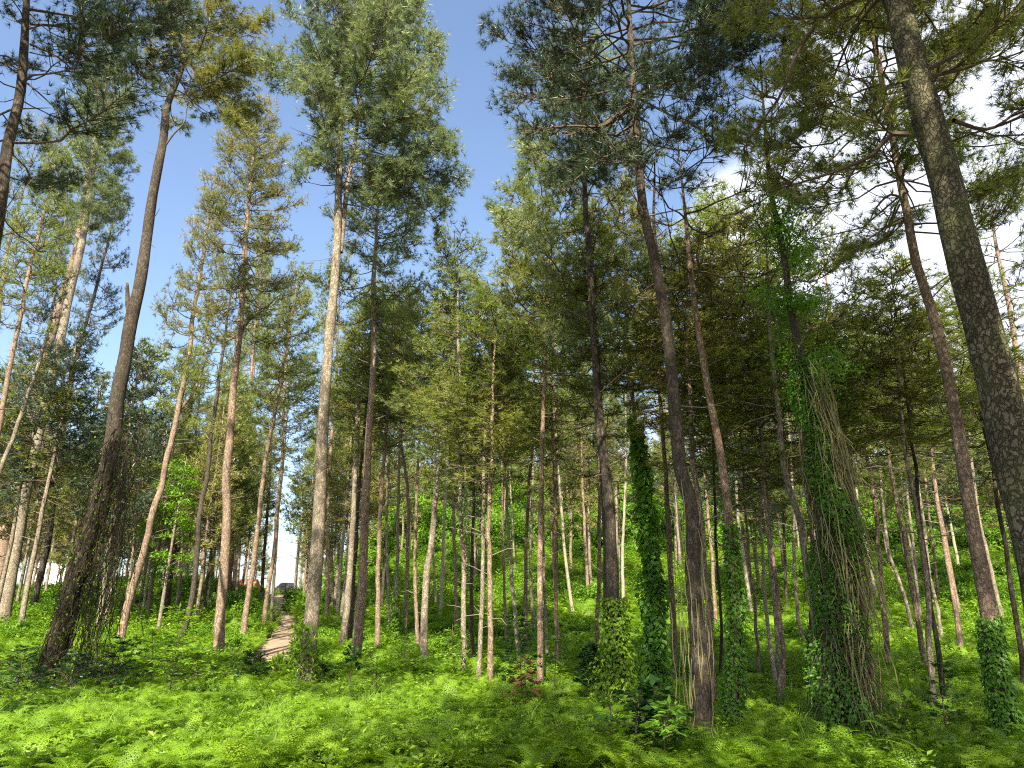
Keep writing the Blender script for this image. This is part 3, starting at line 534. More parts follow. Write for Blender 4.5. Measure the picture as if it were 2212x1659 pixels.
bt([(1840,1628),(1833,1534),(1819,1429),(1805,1254),(1798,1080),(1766,1075),(1748,897),(1731,778),(1707,659),(1692,540),(1687,517),(1672,450),(1660,367),(1653,283),(1647,200),(1642,120)], 30, 'tall pine smothered in a thick column of hanging vines and ivy', ty=90, bark='dark', sty='fine', nd='olive', cb=500, Rc=3.0, crown='own', sides=12, group=G1, key='column', per=3, gap=.9, bare=.9, taper=.75, Yb=15)
bt([(1888,1512),(1882,1464),(1865,1324),(1854,1185),(1842,1080),(1834,1016),(1817,897),(1805,796),(1793,695),(1785,600)], 16, 'pale scaly pine with a sunlit stem just right of the huge vine column', ty=540, bark='red', sty='mid', nd='deep', cb=830, Rc=2.8, crown='own', sides=12, group=G1, per=4)
bt([(2192,1655),(2175,1568),(2160,1500),(2147,1464),(2139,1359),(2127,1272),(2109,1185),(2092,1080),(2069,927),(2040,778),(2010,659),(1980,570),(1972,533),(1961,467),(1946,400),(1932,317),(1919,250),(1906,183),(1892,100),(1876,50),(1855,-40)], 35, 'stout pine near the right with ivy on its foot, leaning left to a reddish top',
   hgt=20, bark='red', sty='fine', nd='mid', cb=470, Rc=3.6, crown='own', Yb=13.6, sides=18, group=G1, per=4, gap=.6, bare=.15, key='ivy_right', taper=.8, shape=.35, stubs=1.2,
   boughs=[([(1955,430),(1925,420),(1900,440),(1870,490),(1850,510)], .05, -.3, False), ([(1948,480),(1920,490),(1860,530),(1840,560)], .04, -.5), ([(1944,440),(1930,470),(1910,530)], .04, .3, False), ([(1916,280),(1870,285),(1830,310),(1790,350),(1740,370)], .05, 1), ([(1905,180),(1850,200),(1760,240)], .05, 1), ([(1968,450),(1990,443),(2020,438)], .04, 0, False), ([(1985,560),(1960,575),(1925,600)], .04, 0, False)])
bt([(2400,1892),(2350,1700),(2290,1450),(2215,1090),(2194,1016),(2158,837),(2111,659),(2076,533),(2042,383),(2009,267),(1969,133),(1936,0),(1900,-110)], 90, 'nearest pine at the right edge, thick plated mossy bark, leaning left out of the top',
   hgt=17.5, bark='plate', sty='fine', nd='mid', cs=.72, Rc=3.4, crown='own', Yb=8.2, sides=36, group=G1, per=4, gap=.6, bare=.1, key='near', stubs=.15, taper=.42, flare=.2,
   boughs=[([(1964,290),(1925,290),(1890,330),(1830,360),(1760,385),(1710,400),(1650,420)], .06, .6), ([(2005,150),(2080,110),(2150,60),(2230,10)], .06, .5), ([(2010,165),(2080,150),(2150,130),(2260,170)], .05, 1), ([(1935,-60),(1860,-10),(1780,35),(1720,120),(1690,200),(1640,270),(1600,330)], .08, 1.5), ([(1900,-90),(1800,-40),(1700,-10),(1620,30)], .06, 1), ([(1780,35),(1700,40),(1640,25),(1590,60)], .04, 1), ([(1930,-40),(1850,60),(1800,170),(1770,280)], .05, 2.5),
           ([(2060,260),(2130,280),(2200,240),(2260,210)], .05, 1.5), ([(1960,-40),(2050,-30),(2150,20),(2230,80)], .05, 1), ([(1900,-80),(1960,-20),(2020,60),(2060,160)], .05, 3), ([(1715,400),(1720,430)], .02, 0, False)])
bt([(2250,1330),(2230,1000),(2209,849),(2191,730),(2176,641),(2156,552),(2152,533),(2142,450),(2138,400)], 18, 'sunlit orange-topped pine at the right edge behind the nearest thick stem', ty=350, bark='red', sty='mid', nd='mid', cb=680, Rc=3.4, crown='own', Yb=33, sides=12, group=G1, per=4, gap=.7, shape=.5)
G4 = 'slender pines on the slope at the right'
for pts, w_, lab, kw in [
 ([(1556,1488),(1559,1324),(1549,1220),(1545,1080),(1540,960)], 7, 'thin dark pine between the reddish pine and the scaly pale-pink pine', dict(bark='dark')),
 ([(1604,1500),(1600,1420),(1592,1330)], 9, 'pale foot and stem showing right behind the scaly pine with ivy', dict(bark='pale')),
 ([(1624,1341),(1619,1296),(1608,1220),(1596,1132),(1588,1010)], 9, 'bleached pine mid-slope right of the scaly pale-pink pine', dict(bark='pale')),
 ([(1640,1482),(1633,1342),(1620,1220),(1610,1097),(1603,980)], 7, 'thin brown pine crossing behind the bleached one', dict(bark='red')),
 ([(1643,1292),(1630,1200),(1619,1108),(1610,1000)], 6, 'thin grey pine high on the slope right of the bleached one', {}),
 ([(1678,1495),(1657,1342),(1650,1220),(1641,1080),(1636,950)], 9, 'pale slim pine, left one of three crossing stems', dict(bark='pale', ty=800)),
 ([(1687,1548),(1681,1429),(1674,1324),(1666,1220),(1653,1080),(1647,960)], 10, 'pale brown pine, middle one of three crossing stems, lowest foot', dict(bark='grey', ty=740)),
 ([(1694,1519),(1692,1429),(1681,1289),(1662,1132),(1650,1010)], 10, 'dark red pine, right one of three crossing stems', dict(bark='red')),
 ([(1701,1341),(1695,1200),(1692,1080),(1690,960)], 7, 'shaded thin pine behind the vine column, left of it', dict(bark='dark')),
 ([(1748,1415),(1734,1377),(1718,1272),(1715,1115),(1708,980)], 8, 'grey leaning pine left of the vine column, bending at its foot', {}),
 ([(1741,1510),(1748,1415),(1753,1324),(1756,1230)], 10, 'short dark stem leaning right beside the vine column', dict(bark='dark', hgt=16)),
 ([(1795,1540),(1790,1429),(1783,1307),(1762,1202),(1744,1080),(1730,960)], 10, 'thin speckled sunlit pine in front of the vine column at its left side', dict(bark='red', ty=700)),
 ([(1896,1300),(1888,1260),(1875,1200),(1858,1122),(1845,1010)], 7, 'pale thin pine leaning left behind the reddish scarred pine', dict(bark='pale')),
 ([(1926,1467),(1917,1411),(1912,1342),(1905,1289),(1900,1202),(1889,1080),(1870,968),(1860,880)], 12, 'reddish scarred pine with a wide scaly foot, right of the vine column', dict(bark='red', ty=700)),
 ([(1975,1380),(1963,1324),(1949,1272),(1926,1213),(1908,1097),(1898,980)], 8, 'thin crooked pine with a touch of ivy, right of the reddish scarred pine', {}),
 ([(2003,1470),(1990,1377),(1973,1289),(1956,1185),(1936,1080),(1915,956),(1905,860)], 12, 'rosy straight pine on the right slope, left of the two crossed stems', dict(bark='red', ty=690)),
 ([(1992,1359),(1975,1230),(1952,1097),(1942,980)], 6, 'thin pine behind the rosy straight pine', {}),
 ([(1985,1306),(1976,1202),(1963,1097),(1955,990)], 7, 'thin brown pine, foot high up behind the two crossed stems', {}),
 ([(2017,1562),(2013,1481),(2008,1394),(2001,1254),(1989,1167),(1975,1080),(1956,968),(1950,927),(1945,860)], 13, 'pale-footed pine, front one of two crossed stems on the right', dict(bark='grey', ty=640)),
 ([(2043,1537),(2025,1411),(2004,1254),(1985,1097),(1974,980)], 11, 'dark pine, back one of two crossed stems on the right', dict(bark='dark')),
 ([(2039,1394),(2023,1310),(2008,1237),(1996,1130)], 8, 'thin lit pine right of the two crossed stems', {}),
 ([(2029,1313),(2018,1202),(2003,1080),(1992,960)], 7, 'thin red pine above the thin lit pine on the right slope', dict(bark='red')),
 ([(2079,1432),(2071,1359),(2057,1272),(2041,1185),(2024,1080),(2012,970)], 12, 'pinkish pine standing clear in the sun, left of the stout ivy-footed pine', dict(bark='red', ty=730)),
 ([(2052,1250),(2040,1180),(2020,1090),(2010,990)], 6, 'thin grey stem behind the pinkish pine that stands clear', {}),
 ([(2074,1240),(2057,1150),(2043,1080),(2034,980)], 7, 'pale short-looking pine high on the slope, left of the stout ivy-footed pine', dict(bark='pale')),
 ([(2170,1359),(2154,1289),(2137,1213),(2116,1125),(2100,1000),(2087,860),(2075,700)], 9, 'thin pale pine just right of the stout ivy-footed pine', dict(ty=600)),
 ([(2225,1520),(2212,1464),(2203,1394),(2186,1289),(2172,1185),(2154,1080),(2141,986),(2111,867),(2098,780)], 12, 'dark leaning pine that reaches the right edge at its foot', dict(bark='dark', ty=640)),
 ([(2200,1216),(2186,1150),(2172,1097),(2160,1000)], 6, 'thin stem beside the nearest thick pine, high on the right slope', {}),
]:
    kw = dict(dict(bark='grey', nd='mid'), **kw); bt(pts, w_, lab, group=G4, **kw)

# far stand: pines on and beyond the slope that nothing in the picture tells apart
rg = np.random.default_rng(21); placed = []; n = 0; tries = 0
while n < 175 and tries < 9000:
    tries += 1
    y = rg.uniform(48, 175); x = rg.uniform(-.76, .78)*y if n < 110 else rg.uniform(-.76, -.2)*y
    if on_path(np.array(x), np.array(y), 1.5) or (y > 105 and abs(x/y+.315) < .03): continue
    if x/y > -.2 and y > 150: continue
    if any((x-a)**2+(y-c)**2 < 9 for a, c in placed): continue
    placed.append((x, y)); z = float(H(x, y)); n += 1
    root = empty('pine_tree', (x, y, z)); h = rg.uniform(18, 24); px_ = 1106+FPX*x/(y*.96); h = min(h, at(px_, np.interp(px_, SKX, SKY)+rg.uniform(60, 250), y)[2]-z); h = max(h, 12); r0 = rg.uniform(.13, .2)
    m = 14; zz = np.linspace(-.3, h, m); P = np.c_[rg.normal(0, .12, m).cumsum()*.5, rg.normal(0, .1, m).cumsum()*.5, zz]; P[:, :2] -= P[0, :2]
    tb = Buf(); tube(tb, P, r0*(1-.7*np.linspace(0, 1, m)), 6)
    for s in range(14):
        zc = rg.uniform(.25, .6)*h; az = rg.uniform(0, 6.28); c0 = np.array([np.interp(zc, zz, P[:, 0]), np.interp(zc, zz, P[:, 1]), zc]); l = rg.uniform(.4, 1.5)
        tube(tb, [c0, c0+np.array([math.cos(az), math.sin(az), .3])*l], [.03, .015], 3, 1, .5, False)
    obj('trunk', tb.mesh('trunk', [BK[rg.choice(['grey', 'red', 'dark', 'grey'])], DEAD], True), root)
    cs = rg.uniform(.28, .46); k = int(rg.integers(0, 6)); lm, cm = variant('far', k, rg.choice(['mid', 'mid', 'olive', 'deep'])); Rc = rg.uniform(2.8, 3.9)
    a = np.array([np.interp(cs*h, zz, P[:, 0]), np.interp(cs*h, zz, P[:, 1]), cs*h]); d = Vector(P[-1]-a)
    M = Matrix.Translation(Vector(a)) @ d.to_track_quat('Z', 'Y').to_matrix().to_4x4() @ Matrix.Rotation(rg.uniform(0, 6.28), 4, 'Z') @ Matrix.Diagonal((Rc/2.4, Rc/2.4, d.length/10, 1))
    for nm, me in (('limbs', lm), ('crown', cm)):
        o = obj(nm, me, root); o.matrix_local = M
    tag(root, 'distant slender pine in the thin stand behind the nearer stems', 'pine tree', 'distant pines behind the nearer stand')

# pines behind the camera: their crowns throw the shade that lies over the foreground
rb = np.random.default_rng(77); BH = [(4, -3, 28), (-1.5, -6, 28), (5.5, 2.5, 27), (1.5, -6, 27), (9, -4, 26), (13, 1, 25), (6, -12, 27), (16, -9, 25), (-15, 3, 26), (21, 3, 25), (-20, -9, 25), (-7, 6, 28), (-12, 9.5, 28), (10, 6.5, 27), (15.5, 10.5, 27), (-20, 12, 27), (22, 14, 26)]
while len(BH) < 75:
    x, y = rb.uniform(-50, 50), rb.uniform(-62, 20)
    if (abs(x) < y*.8+9 and y > -14) or (-16 < x < 1 and y > -26): continue
    if all((x-a)**2+(c-y)**2 > 20 for a, c, _ in BH): BH.append((x, y, rb.uniform(23, 27)))
for k, (x, y, h) in enumerate(BH):
    root = empty('pine_tree', (x, y, float(H(x, y))))
    tb = Buf(); zz = np.linspace(-.3, h, 16); tube(tb, np.c_[.1*np.sin(zz*.3+k), .1*np.cos(zz*.25), zz], .24*(1-.03*zz), 10); obj('trunk', tb.mesh('trunk', [BK['grey']], True), root)
    lm, cm = variant('mid', k % 6, 'mid'); M = Matrix.Translation((0, 0, h*.48)) @ Matrix.Rotation(k*1.7, 4, 'Z') @ Matrix.Diagonal((1.5, 1.5, h*.052, 1))
    for nm, me in (('limbs', lm), ('crown', cm)):
        o = obj(nm, me, root); o.matrix_local = M
    tag(root, 'pine behind the camera whose crown shades the ferns in front', 'pine tree', 'pines behind the camera')


# ------------------------------------------------------------------ ground cover (uncountable): ferns, herbs, grass, thicket
def proto_mesh(name, buf, mats): return bpy.data.objects.new(name, buf.mesh(name, mats))
def fern(seed, nf=8, ln=.62, pn=15):
    rg = np.random.default_rng(seed); b = Buf()
    for f in range(nf):
        az = f/nf*6.28+rg.normal(0, .35); h = np.array([math.cos(az), math.sin(az), 0]); l = ln*rg.uniform(.65, 1.15); hz = rg.uniform(.45, .8)
        t = np.linspace(0, 1, pn+2); C = h*(l*(.15*t+.85*t**1.5))[:, None]+np.array([0, 0, 1.])*(l*hz*np.sin(t*math.pi*.62))[:, None]
        tube(b, C, np.linspace(.006, .002, len(C)), 3, 0, .6, False)
        tn = norm(np.gradient(C, axis=0)); sd = norm(np.cross(tn, [0, 0, 1.])+rg.normal(0, .12, 3)); v0 = rg.random()
        i = np.arange(3, pn+1); pl = .30*l*np.sin(np.clip((i-2)/(pn-1), 0, 1)**.55*math.pi*.97)+.02
        for sg in (-1, 1):
            D = norm(sd[i]*sg+tn[i]*.35+np.array([0, 0, 1.])*rg.normal(-.05, .1, (len(i), 1)))
            # each pinna: a comb of small lobes
            for q in (0, .3, .58):
                base = C[i]+D*(pl*q)[:, None]; l2 = (pl*(.5-.32*q))[:, None]
                for s2 in (-1, 1):
                    d2 = norm(D*.75+tn[i]*s2*.8); P = np.stack([base, base+d2*l2*.5+D*l2*.22, base+d2*l2*1.0], 1)
                    b.add(P.reshape(-1, 3), np.arange(len(i)*3).reshape(-1, 3), None, 0, np.clip(v0+.15*q, 0, 1))
            tip = C[i]+D*pl[:, None]; wv = tn[i]*.012
            b.add(np.stack([C[i]-wv, C[i]+wv, tip], 1).reshape(-1, 3), np.arange(len(i)*3).reshape(-1, 3), None, 0, v0)
    return b
def herb(seed, n=9, hgt=.4, lf=.09, per=9):
    rg = np.random.default_rng(seed); b = Buf(); C, D = [], []
    for s in range(n):
        a = rg.uniform(0, 6.28); d = np.array([math.cos(a)*rg.uniform(.1, .7), math.sin(a)*rg.uniform(.1, .7), 1]); h = hgt*rg.uniform(.5, 1.15)
        p0 = np.array([rg.normal(0, .1), rg.normal(0, .1), 0]); P = np.array([p0, p0+d*h*.5, p0+d*h+[0, 0, -.06*h]]); tube(b, P, [.005, .004, .002], 3, 0, .5, False)
        for k in range(per):
            t = rg.uniform(.3, 1.02); C.append(p0+d*h*t); D.append([math.cos(k*2.4+s), math.sin(k*2.4+s), rg.normal(.25, .3)])
    leaves(b, np.array(C), np.array(D), lf, lf*.55, rg, up=np.tile([0, 0, 1.], (len(C), 1))+rg.normal(0, .35, (len(C), 3)), fold=.12); return b
def grass(seed, n=46, hgt=.45):
    rg = np.random.default_rng(seed); b = Buf()
    C = np.c_[rg.normal(0, .11, (n, 2)), np.zeros(n)]; D = np.c_[rg.normal(0, .32, (n, 2)), np.ones(n)]; D = norm(D); l = hgt*rg.uniform(.5, 1.2, (n, 1)); s = norm(np.cross(D, rg.normal(size=(n, 3))))*.006
    bend = np.c_[D[:, :2], np.zeros(n)]*l*.9; M = C+D*l*.6; T = C+D*l+bend*.5-[0, 0, .06]
    b.add(np.stack([C-s, C+s, M+s*.8, M-s*.8], 1).reshape(-1, 3), None, np.arange(n*4).reshape(-1, 4), 0, .5)
    b.add(np.stack([M-s*.8, M+s*.8, T], 1).reshape(-1, 3), np.arange(n*3).reshape(-1, 3), None, 0, .7); return b
def bush(seed, Rr=1.0, hh=1.4, n=1700, lf=.13, clumps=22, stems=7):
    rg = np.random.default_rng(seed); b = Buf(); C, D, V = [], [], []
    for k in range(clumps):
        a = rg.uniform(0, 6.28); rr = Rr*math.sqrt(rg.random())*.85; z = hh*rg.uniform(.15, 1)*(1-.35*(rr/Rr)**2); c = np.array([rr*math.cos(a), rr*math.sin(a), z])
        if k < stems*2: tube(b, [[c[0]*.15, c[1]*.15, 0], [c[0]*.5, c[1]*.5, z*.55], c], [.02, .013, .006], 3, 1, .5, False)
        m = n//clumps; q = rg.normal(size=(m, 3)); q = norm(q)*rg.uniform(.3, 1, (m, 1))*np.array([.36, .36, .24])*Rr*rg.uniform(.7, 1.2); C.append(c+q); D.append(q/Rr+np.array([0, 0, .0])+rg.normal(0, .12, (m, 3))); V.append(np.clip(rg.random()*.7+rg.random(m)*.3, 0, 1))
    C = np.concatenate(C); D = np.concatenate(D); ok = C[:, 2] > .02
    leaves(b, C[ok], D[ok]+[0, 0, -.12], lf, lf*.6, rg, up=np.tile([0, 0, 1.], (ok.sum(), 1))+rg.normal(0, .5, (ok.sum(), 3)), var=np.concatenate(V)[ok], fold=.1); return b
def scatter(name, P, rot, scl, idx, protos, label, cat):
    cn = bpy.data.collections.new(name+'_kinds')
    for i, p in enumerate(protos): p.name = f'{name}_kind_{i:02d}'; cn.objects.link(p)
    me = bpy.data.meshes.new(name); me.vertices.add(len(P)); me.vertices.foreach_set('co', np.asarray(P, np.float32).ravel())
    a = me.attributes.new('rot', 'FLOAT_VECTOR', 'POINT'); a.data.foreach_set('vector', np.asarray(rot, np.float32).ravel())
    a = me.attributes.new('scl', 'FLOAT_VECTOR', 'POINT'); a.data.foreach_set('vector', np.asarray(scl, np.float32).ravel())
    a = me.attributes.new('idx', 'INT', 'POINT'); a.data.foreach_set('value', np.asarray(idx, np.int32))
    me.update(); o = obj(name, me); g = bpy.data.node_groups.new(name, 'GeometryNodeTree')
    g.interface.new_socket('Geometry', in_out='INPUT', socket_type='NodeSocketGeometry'); g.interface.new_socket('Geometry', in_out='OUTPUT', socket_type='NodeSocketGeometry')
    n = g.nodes; gi = n.new('NodeGroupInput'); go = n.new('NodeGroupOutput'); ip = n.new('GeometryNodeInstanceOnPoints'); ci = n.new('GeometryNodeCollectionInfo')
    ci.inputs[0].default_value = cn; ci.inputs['Separate Children'].default_value = True; ci.inputs['Reset Children'].default_value = True
    def na(nm, t):
        x = n.new('GeometryNodeInputNamedAttribute'); x.data_type = t; x.inputs[0].default_value = nm; return x.outputs[0]
    g.links.new(gi.outputs[0], ip.inputs['Points']); g.links.new(ci.outputs[0], ip.inputs['Instance']); ip.inputs['Pick Instance'].default_value = True
    g.links.new(na('idx', 'INT'), ip.inputs['Instance Index'])
    er = n.new('FunctionNodeEulerToRotation'); g.links.new(na('rot', 'FLOAT_VECTOR'), er.inputs[0]); g.links.new(er.outputs[0], ip.inputs['Rotation'])
    g.links.new(na('scl', 'FLOAT_VECTOR'), ip.inputs['Scale']); g.links.new(ip.outputs[0], go.inputs[0])
    md = o.modifiers.new('scatter', 'NODES'); md.node_group = g
    tag(o, label, cat, kind='stuff'); return o
def spots(n, y0, y1, rg, xm=.80, dens=None, power=1.0):
    y = np.sqrt(rg.uniform(y0**2, y1**2, n)) if power == 1 else rg.uniform(y0**power, y1**power, n)**(1/power); x = rg.uniform(-xm, xm, n)*y
    return x, y
def place(name, groups, protos, label, cat, rg, tilt=.12):
    P, Rr, Sc, I = [], [], [], []
    for x, y, s0, s1, ids, sink in groups:
        ok = ~on_path(x, y, .3) & ~((np.abs(x-np.interp(y, [24, 40], [sp[0, 0]*24/sp[0, 1], sp[0, 0]])) < 1.1) & (y > 27) & (y < 41) & (s0 > .85)); x, y = x[ok], y[ok]; m = len(x)
        P.append(np.c_[x, y, H(x, y)-sink]); Rr.append(np.c_[rg.normal(0, tilt, (m, 2)), rg.uniform(0, 6.28, m)]); s = rg.uniform(s0, s1, m); Sc.append(np.c_[s, s, s*rg.uniform(.8, 1.2, m)]); I.append(rg.choice(ids, m))
    return scatter(name, np.concatenate(P), np.concatenate(Rr), np.concatenate(Sc), np.concatenate(I), protos, label, cat)
rg = np.random.default_rng(5)
patch = lambda x, y, s, k: vnoise(x/s, y/s, k)+.5
fp = [proto_mesh('f', fern(i, 7+i % 3, .55+.1*(i % 3), 14), [FERN]) for i in range(5)]
def keep(x, y, f, thr): ok = f(x, y) > thr; return x[ok], y[ok]
x1, y1 = spots(6800, 11, 27, rg, .84); x2, y2 = spots(9000, 27, 48, rg); x3, y3 = spots(9000, 48, 100, rg); x3, y3 = keep(x3, y3, lambda a, c: patch(a, c, 9, 4), .45)
xn, yn = rg.uniform(-8, 12, 700), rg.uniform(4.5, 11, 700); ok = np.abs(xn) > .1; 
place('fern_cover', [(x1, y1, .4, .9, range(5), .02), (x2, y2, .8, 1.4, range(5), .02), (x3, y3, 1.3, 2.3, range(5), .03)], fp, 'dense bright green ferns covering the forest floor and the slope', 'ferns', rg)
hp = [proto_mesh('h', herb(50+i, 9, [.35, .5, .42, .6][i], [.09, .12, .07, .14][i], 9), [HERB]) for i in range(4)]
x1, y1 = spots(5000, 11, 27, rg, .84); x2, y2 = spots(8000, 27, 52, rg); x3, y3 = spots(8000, 52, 105, rg)
place('leafy_undergrowth', [(x1, y1, .4, .9, range(4), .02), (x2, y2, .8, 1.5, range(4), .02), (x3, y3, 1.4, 2.6, range(4), .03)], hp, 'low broad-leaved herbs mixed among the ferns on the forest floor', 'undergrowth', rg)
gp = [proto_mesh('g', grass(80+i), [GRASS]) for i in range(3)]
x1, y1 = spots(2600, 12, 36, rg); x1, y1 = keep(x1, y1, lambda a, c: patch(a, c, 4, 6), .5); x2, y2 = spots(5000, 36, 100, rg); x2, y2 = keep(x2, y2, lambda a, c: patch(a, c, 7, 7), .45)
place('grass_tufts', [(x1, y1, .8, 1.4, range(3), .01), (x2, y2, 1.1, 2.2, range(3), .02)], gp, 'thin pale green grass tufts between ferns and along the path', 'grass', rg)
bp_ = [proto_mesh('b', bush(120+i, 1.0, [1.1, 1.5, .9, 1.9][i], 1500, [.13, .16, .12, .17][i]), [SHRUB, TWIG]) for i in range(4)]
# thicket: low bushes on the slope, taller and closed on the steep bank behind
x1, y1 = spots(620, 30, 62, rg); x1, y1 = keep(x1, y1, lambda a, c: patch(a, c, 6, 8)+.15*(a < -6), .5)
x2, y2 = spots(1900, 60, 104, rg); x2, y2 = keep(x2, y2, lambda a, c: patch(a, c, 10, 9), .46)
x3, y3 = spots(1500, 100, 160, rg); ok = x3/y3 > -.24; x3, y3 = x3[ok], y3[ok]
x4, y4 = spots(450, 96, 128, rg); ok = x4/y4 < -.2; x4, y4 = x4[ok], y4[ok]; ok = ~on_path(x4, y4, 2.5); x4, y4 = x4[ok], y4[ok]
place('thicket', [(x1, y1, .45, .9, range(4), .05), (x2, y2, .7, 1.5, range(4), .05), (x3, y3, 1.6, 3.6, range(4), .1), (x4, y4, .6, 1.0, range(4), .05)], bp_, 'bright green broad-leaved thicket covering the slope behind the pines', 'thicket', rg, .06)

# ------------------------------------------------------------------ ivy and hanging vines (each plant a thing of its own, clinging to a pine)
def axat(key, z):
    root, SP, r, O = TREES[key]; z = np.asarray(z, float)
    return np.stack([np.interp(z, SP[:, 2], SP[:, 0]), np.interp(z, SP[:, 2], SP[:, 1]), z], -1), np.interp(z, SP[:, 2], r)
def zpx(key, y):
    root, SP, r, O = TREES[key]; return at(1106, y, O[1])[2]-O[2]
def ivy(key, z0, z1, n, label, m=IVY, lf=.11, off=(.02, .16), fade=1.25, seed=1, side=None, runners=8, cat='ivy', group='ivy climbing the pines', clump=0.55):
    rg = np.random.default_rng(seed); O = TREES[key][3]; root = empty('ivy_vine', O); b = Buf(); s = Buf()
    z = z0+(z1-z0)*rg.random(n)**fade; a = rg.uniform(0, 6.28, n) if side is None else rg.normal(side, 1.1, n)
    c, r = axat(key, z); k = 1+clump*np.sin(z*3.1+np.sin(a*2+seed)*2)
    rr = r+rg.uniform(off[0], off[1], n)*k*(1-.6*((z-z0)/(z1-z0))); h = np.stack([np.cos(a), np.sin(a), 0*a], -1)
    C = c+h*rr[:, None]; D = h*.5+np.c_[rg.normal(0, .3, (n, 2)), rg.normal(-.75, .3, n)]
    leaves(b, C, D, lf, lf*.75, rg, up=h+rg.normal(0, .3, (n, 3)), fold=.12)
    for i in range(runners):
        zz = np.linspace(z0, z0+(z1-z0)*rg.uniform(.5, 1), 18); a0 = rg.uniform(0, 6.28); aa = a0+np.cumsum(rg.normal(0, .25, 18)); c, r = axat(key, zz)
        tube(s, c+np.stack([np.cos(aa), np.sin(aa), 0*aa], -1)*(r+.012)[:, None], np.linspace(.018, .007, 18), 4, 0, .5, False)
    obj('leaves', b.mesh('leaves', [m]), root); obj('stems', s.mesh('stems', [VINED]), root); tag(root, label, cat, group); return root
def strands(b, P0, L, rg, wob=.05, rad=.012, pull=None, n=9, m=0):
    for p, l in zip(P0, L):
        t = np.linspace(0, 1, n); q = np.c_[np.cumsum(rg.normal(0, wob, (n, 2)), 0), -t*l]; q[:, :2] -= q[0, :2]
        if pull is not None: q[:, :2] += np.outer(t**1.5, pull(p)[:2])
        tube(b, p+q, rad*rg.uniform(.5, 1.3), 3, m if isinstance(m, int) else int(rg.random() < .55), .5, False)
ivy('ivy_bright', .1, zpx('ivy_bright', 905), 5200, 'bright green ivy wrapping the slender pine from its foot to mid-height', lf=.17, off=(.02, .34), seed=11, runners=10, clump=.45)
ivy('ivy_foot', 0, zpx('ivy_foot', 1290), 3800, 'dense dark ivy bulging round the foot of the dark grey pine', m=HERB, lf=.10, off=(.02, .45), fade=1.7, seed=12)
ivy('ivy_half', 0, zpx('ivy_half', 1130), 3400, 'ivy with light leaves on the lower half of the scaly pink pine', lf=.09, off=(.02, .14), fade=1.35, seed=13)
ivy('ivy_right', 0, zpx('ivy_right', 1330), 3600, 'ivy and brown dead vines round the foot of the stout right-hand pine', lf=.08, off=(.01, .13), fade=1.4, seed=14, runners=40)
ivy('ivy_e', 0, zpx('ivy_e', 1420), 1500, 'ivy wrapped round the pine foot just left of the huge vine column', lf=.10, off=(.02, .15), seed=15)
ivy('ivy_thin', .5, zpx('ivy_thin', 1190), 420, 'sparse light ivy low on the thin pale pine left of the path', lf=.14, off=(.02, .12), seed=16)
ivy('ivy_c', 0, zpx('ivy_c', 1290), 1500, 'dark ivy bunch at the foot of a thin pine near the centre left', m=HERB, lf=.14, off=(.02, .5), fade=1.4, seed=17)
ivy('ivy_d', 0, zpx('ivy_d', 1040), 800, 'light ivy on a thin pine behind the centre pines', lf=.16, off=(.02, .15), seed=18)
ivy('hero', 0, zpx('hero', 1400), 900, 'ivy leaves round the dark foot of the tallest pale pine', m=HERB, lf=.10, off=(.02, .25), fade=1.6, seed=19)
# the vine column
rg = np.random.default_rng(31); O = TREES['column'][3]; root = empty('vine_column', O); b = Buf(); lf_ = Buf()
zt = zpx('column', 780); n = 400
z = rg.uniform(.8, zt, n)**1.0; a = rg.uniform(0, 6.28, n); c, r = axat('column', z); rr = (.10+.40*(1-z/zt)**.8)*np.sqrt(rg.random(n))*(.8+.5*np.sin(z*1.3+a)*np.sin(z*.7+2*a))+r*.8
P0 = c+np.stack([np.cos(a)*rr, np.sin(a)*rr, 0*a], -1); L = np.minimum(rg.uniform(1.0, 4.5, n), z-.1)
strands(b, P0, L, rg, .075, .010, m=rg, pull=lambda p: p*0+np.array([(axat('column', max(p[2]-2.5, 0))[0]-axat('column', p[2])[0])[0]+rg.normal(.03, .12), rg.normal(0, .1), 0]))
n2 = 110; z = rg.uniform(zt*.62, zt*1.0, n2); c, r = axat('column', z); P0 = c+np.c_[rg.uniform(.0, .4, n2), rg.normal(-.15, .15, n2), np.zeros(n2)]    # pale bundle hanging free on the right side
strands(b, P0, rg.uniform(1.2, 4.5, n2), rg, .06, .010, pull=lambda p: np.array([.35+rg.normal(0, .12), rg.normal(0, .1), 0]))
n = 21000; z = rg.uniform(.05, zt*1.02, n); a = rg.uniform(0, 6.28, n); c, r = axat('column', z); cl_ = .6+.55*np.sin(z*2.3+a*1.5)*np.sin(z*.9+1); rr = (.14+.50*(1-z/zt)**.8)*(.55+.5*rg.random(n))*cl_+r
C = c+np.stack([np.cos(a)*rr, np.sin(a)*rr, 0*a], -1); h = np.stack([np.cos(a), np.sin(a), 0*a], -1)
leaves(lf_, C, h*.5+np.c_[rg.normal(0, .35, (n, 2)), rg.normal(-.6, .4, n)], .075, .052, rg, up=h+rg.normal(0, .35, (n, 3)), fold=.1)
z0_, z1_ = zpx('column', 860), zpx('column', 440); n = 7500; k = rg.integers(0, 26, n); kz = rg.uniform(z0_, z1_, 26); ka = rg.uniform(0, 6.28, 26); kr = rg.uniform(.1, .75, 26)
c, r = axat('column', kz[k]); C = c+np.stack([np.cos(ka[k])*kr[k], np.sin(ka[k])*kr[k], 0*kz[k]], -1)+rg.normal(0, [.24, .24, .13], (n, 3))
leaves(lf_, C, rg.normal(0, 1, (n, 3))+[0, 0, -.4], .075, .045, rg, up=np.tile([0, 0, 1.], (n, 1))+rg.normal(0, .4, (n, 3)), fold=.1)
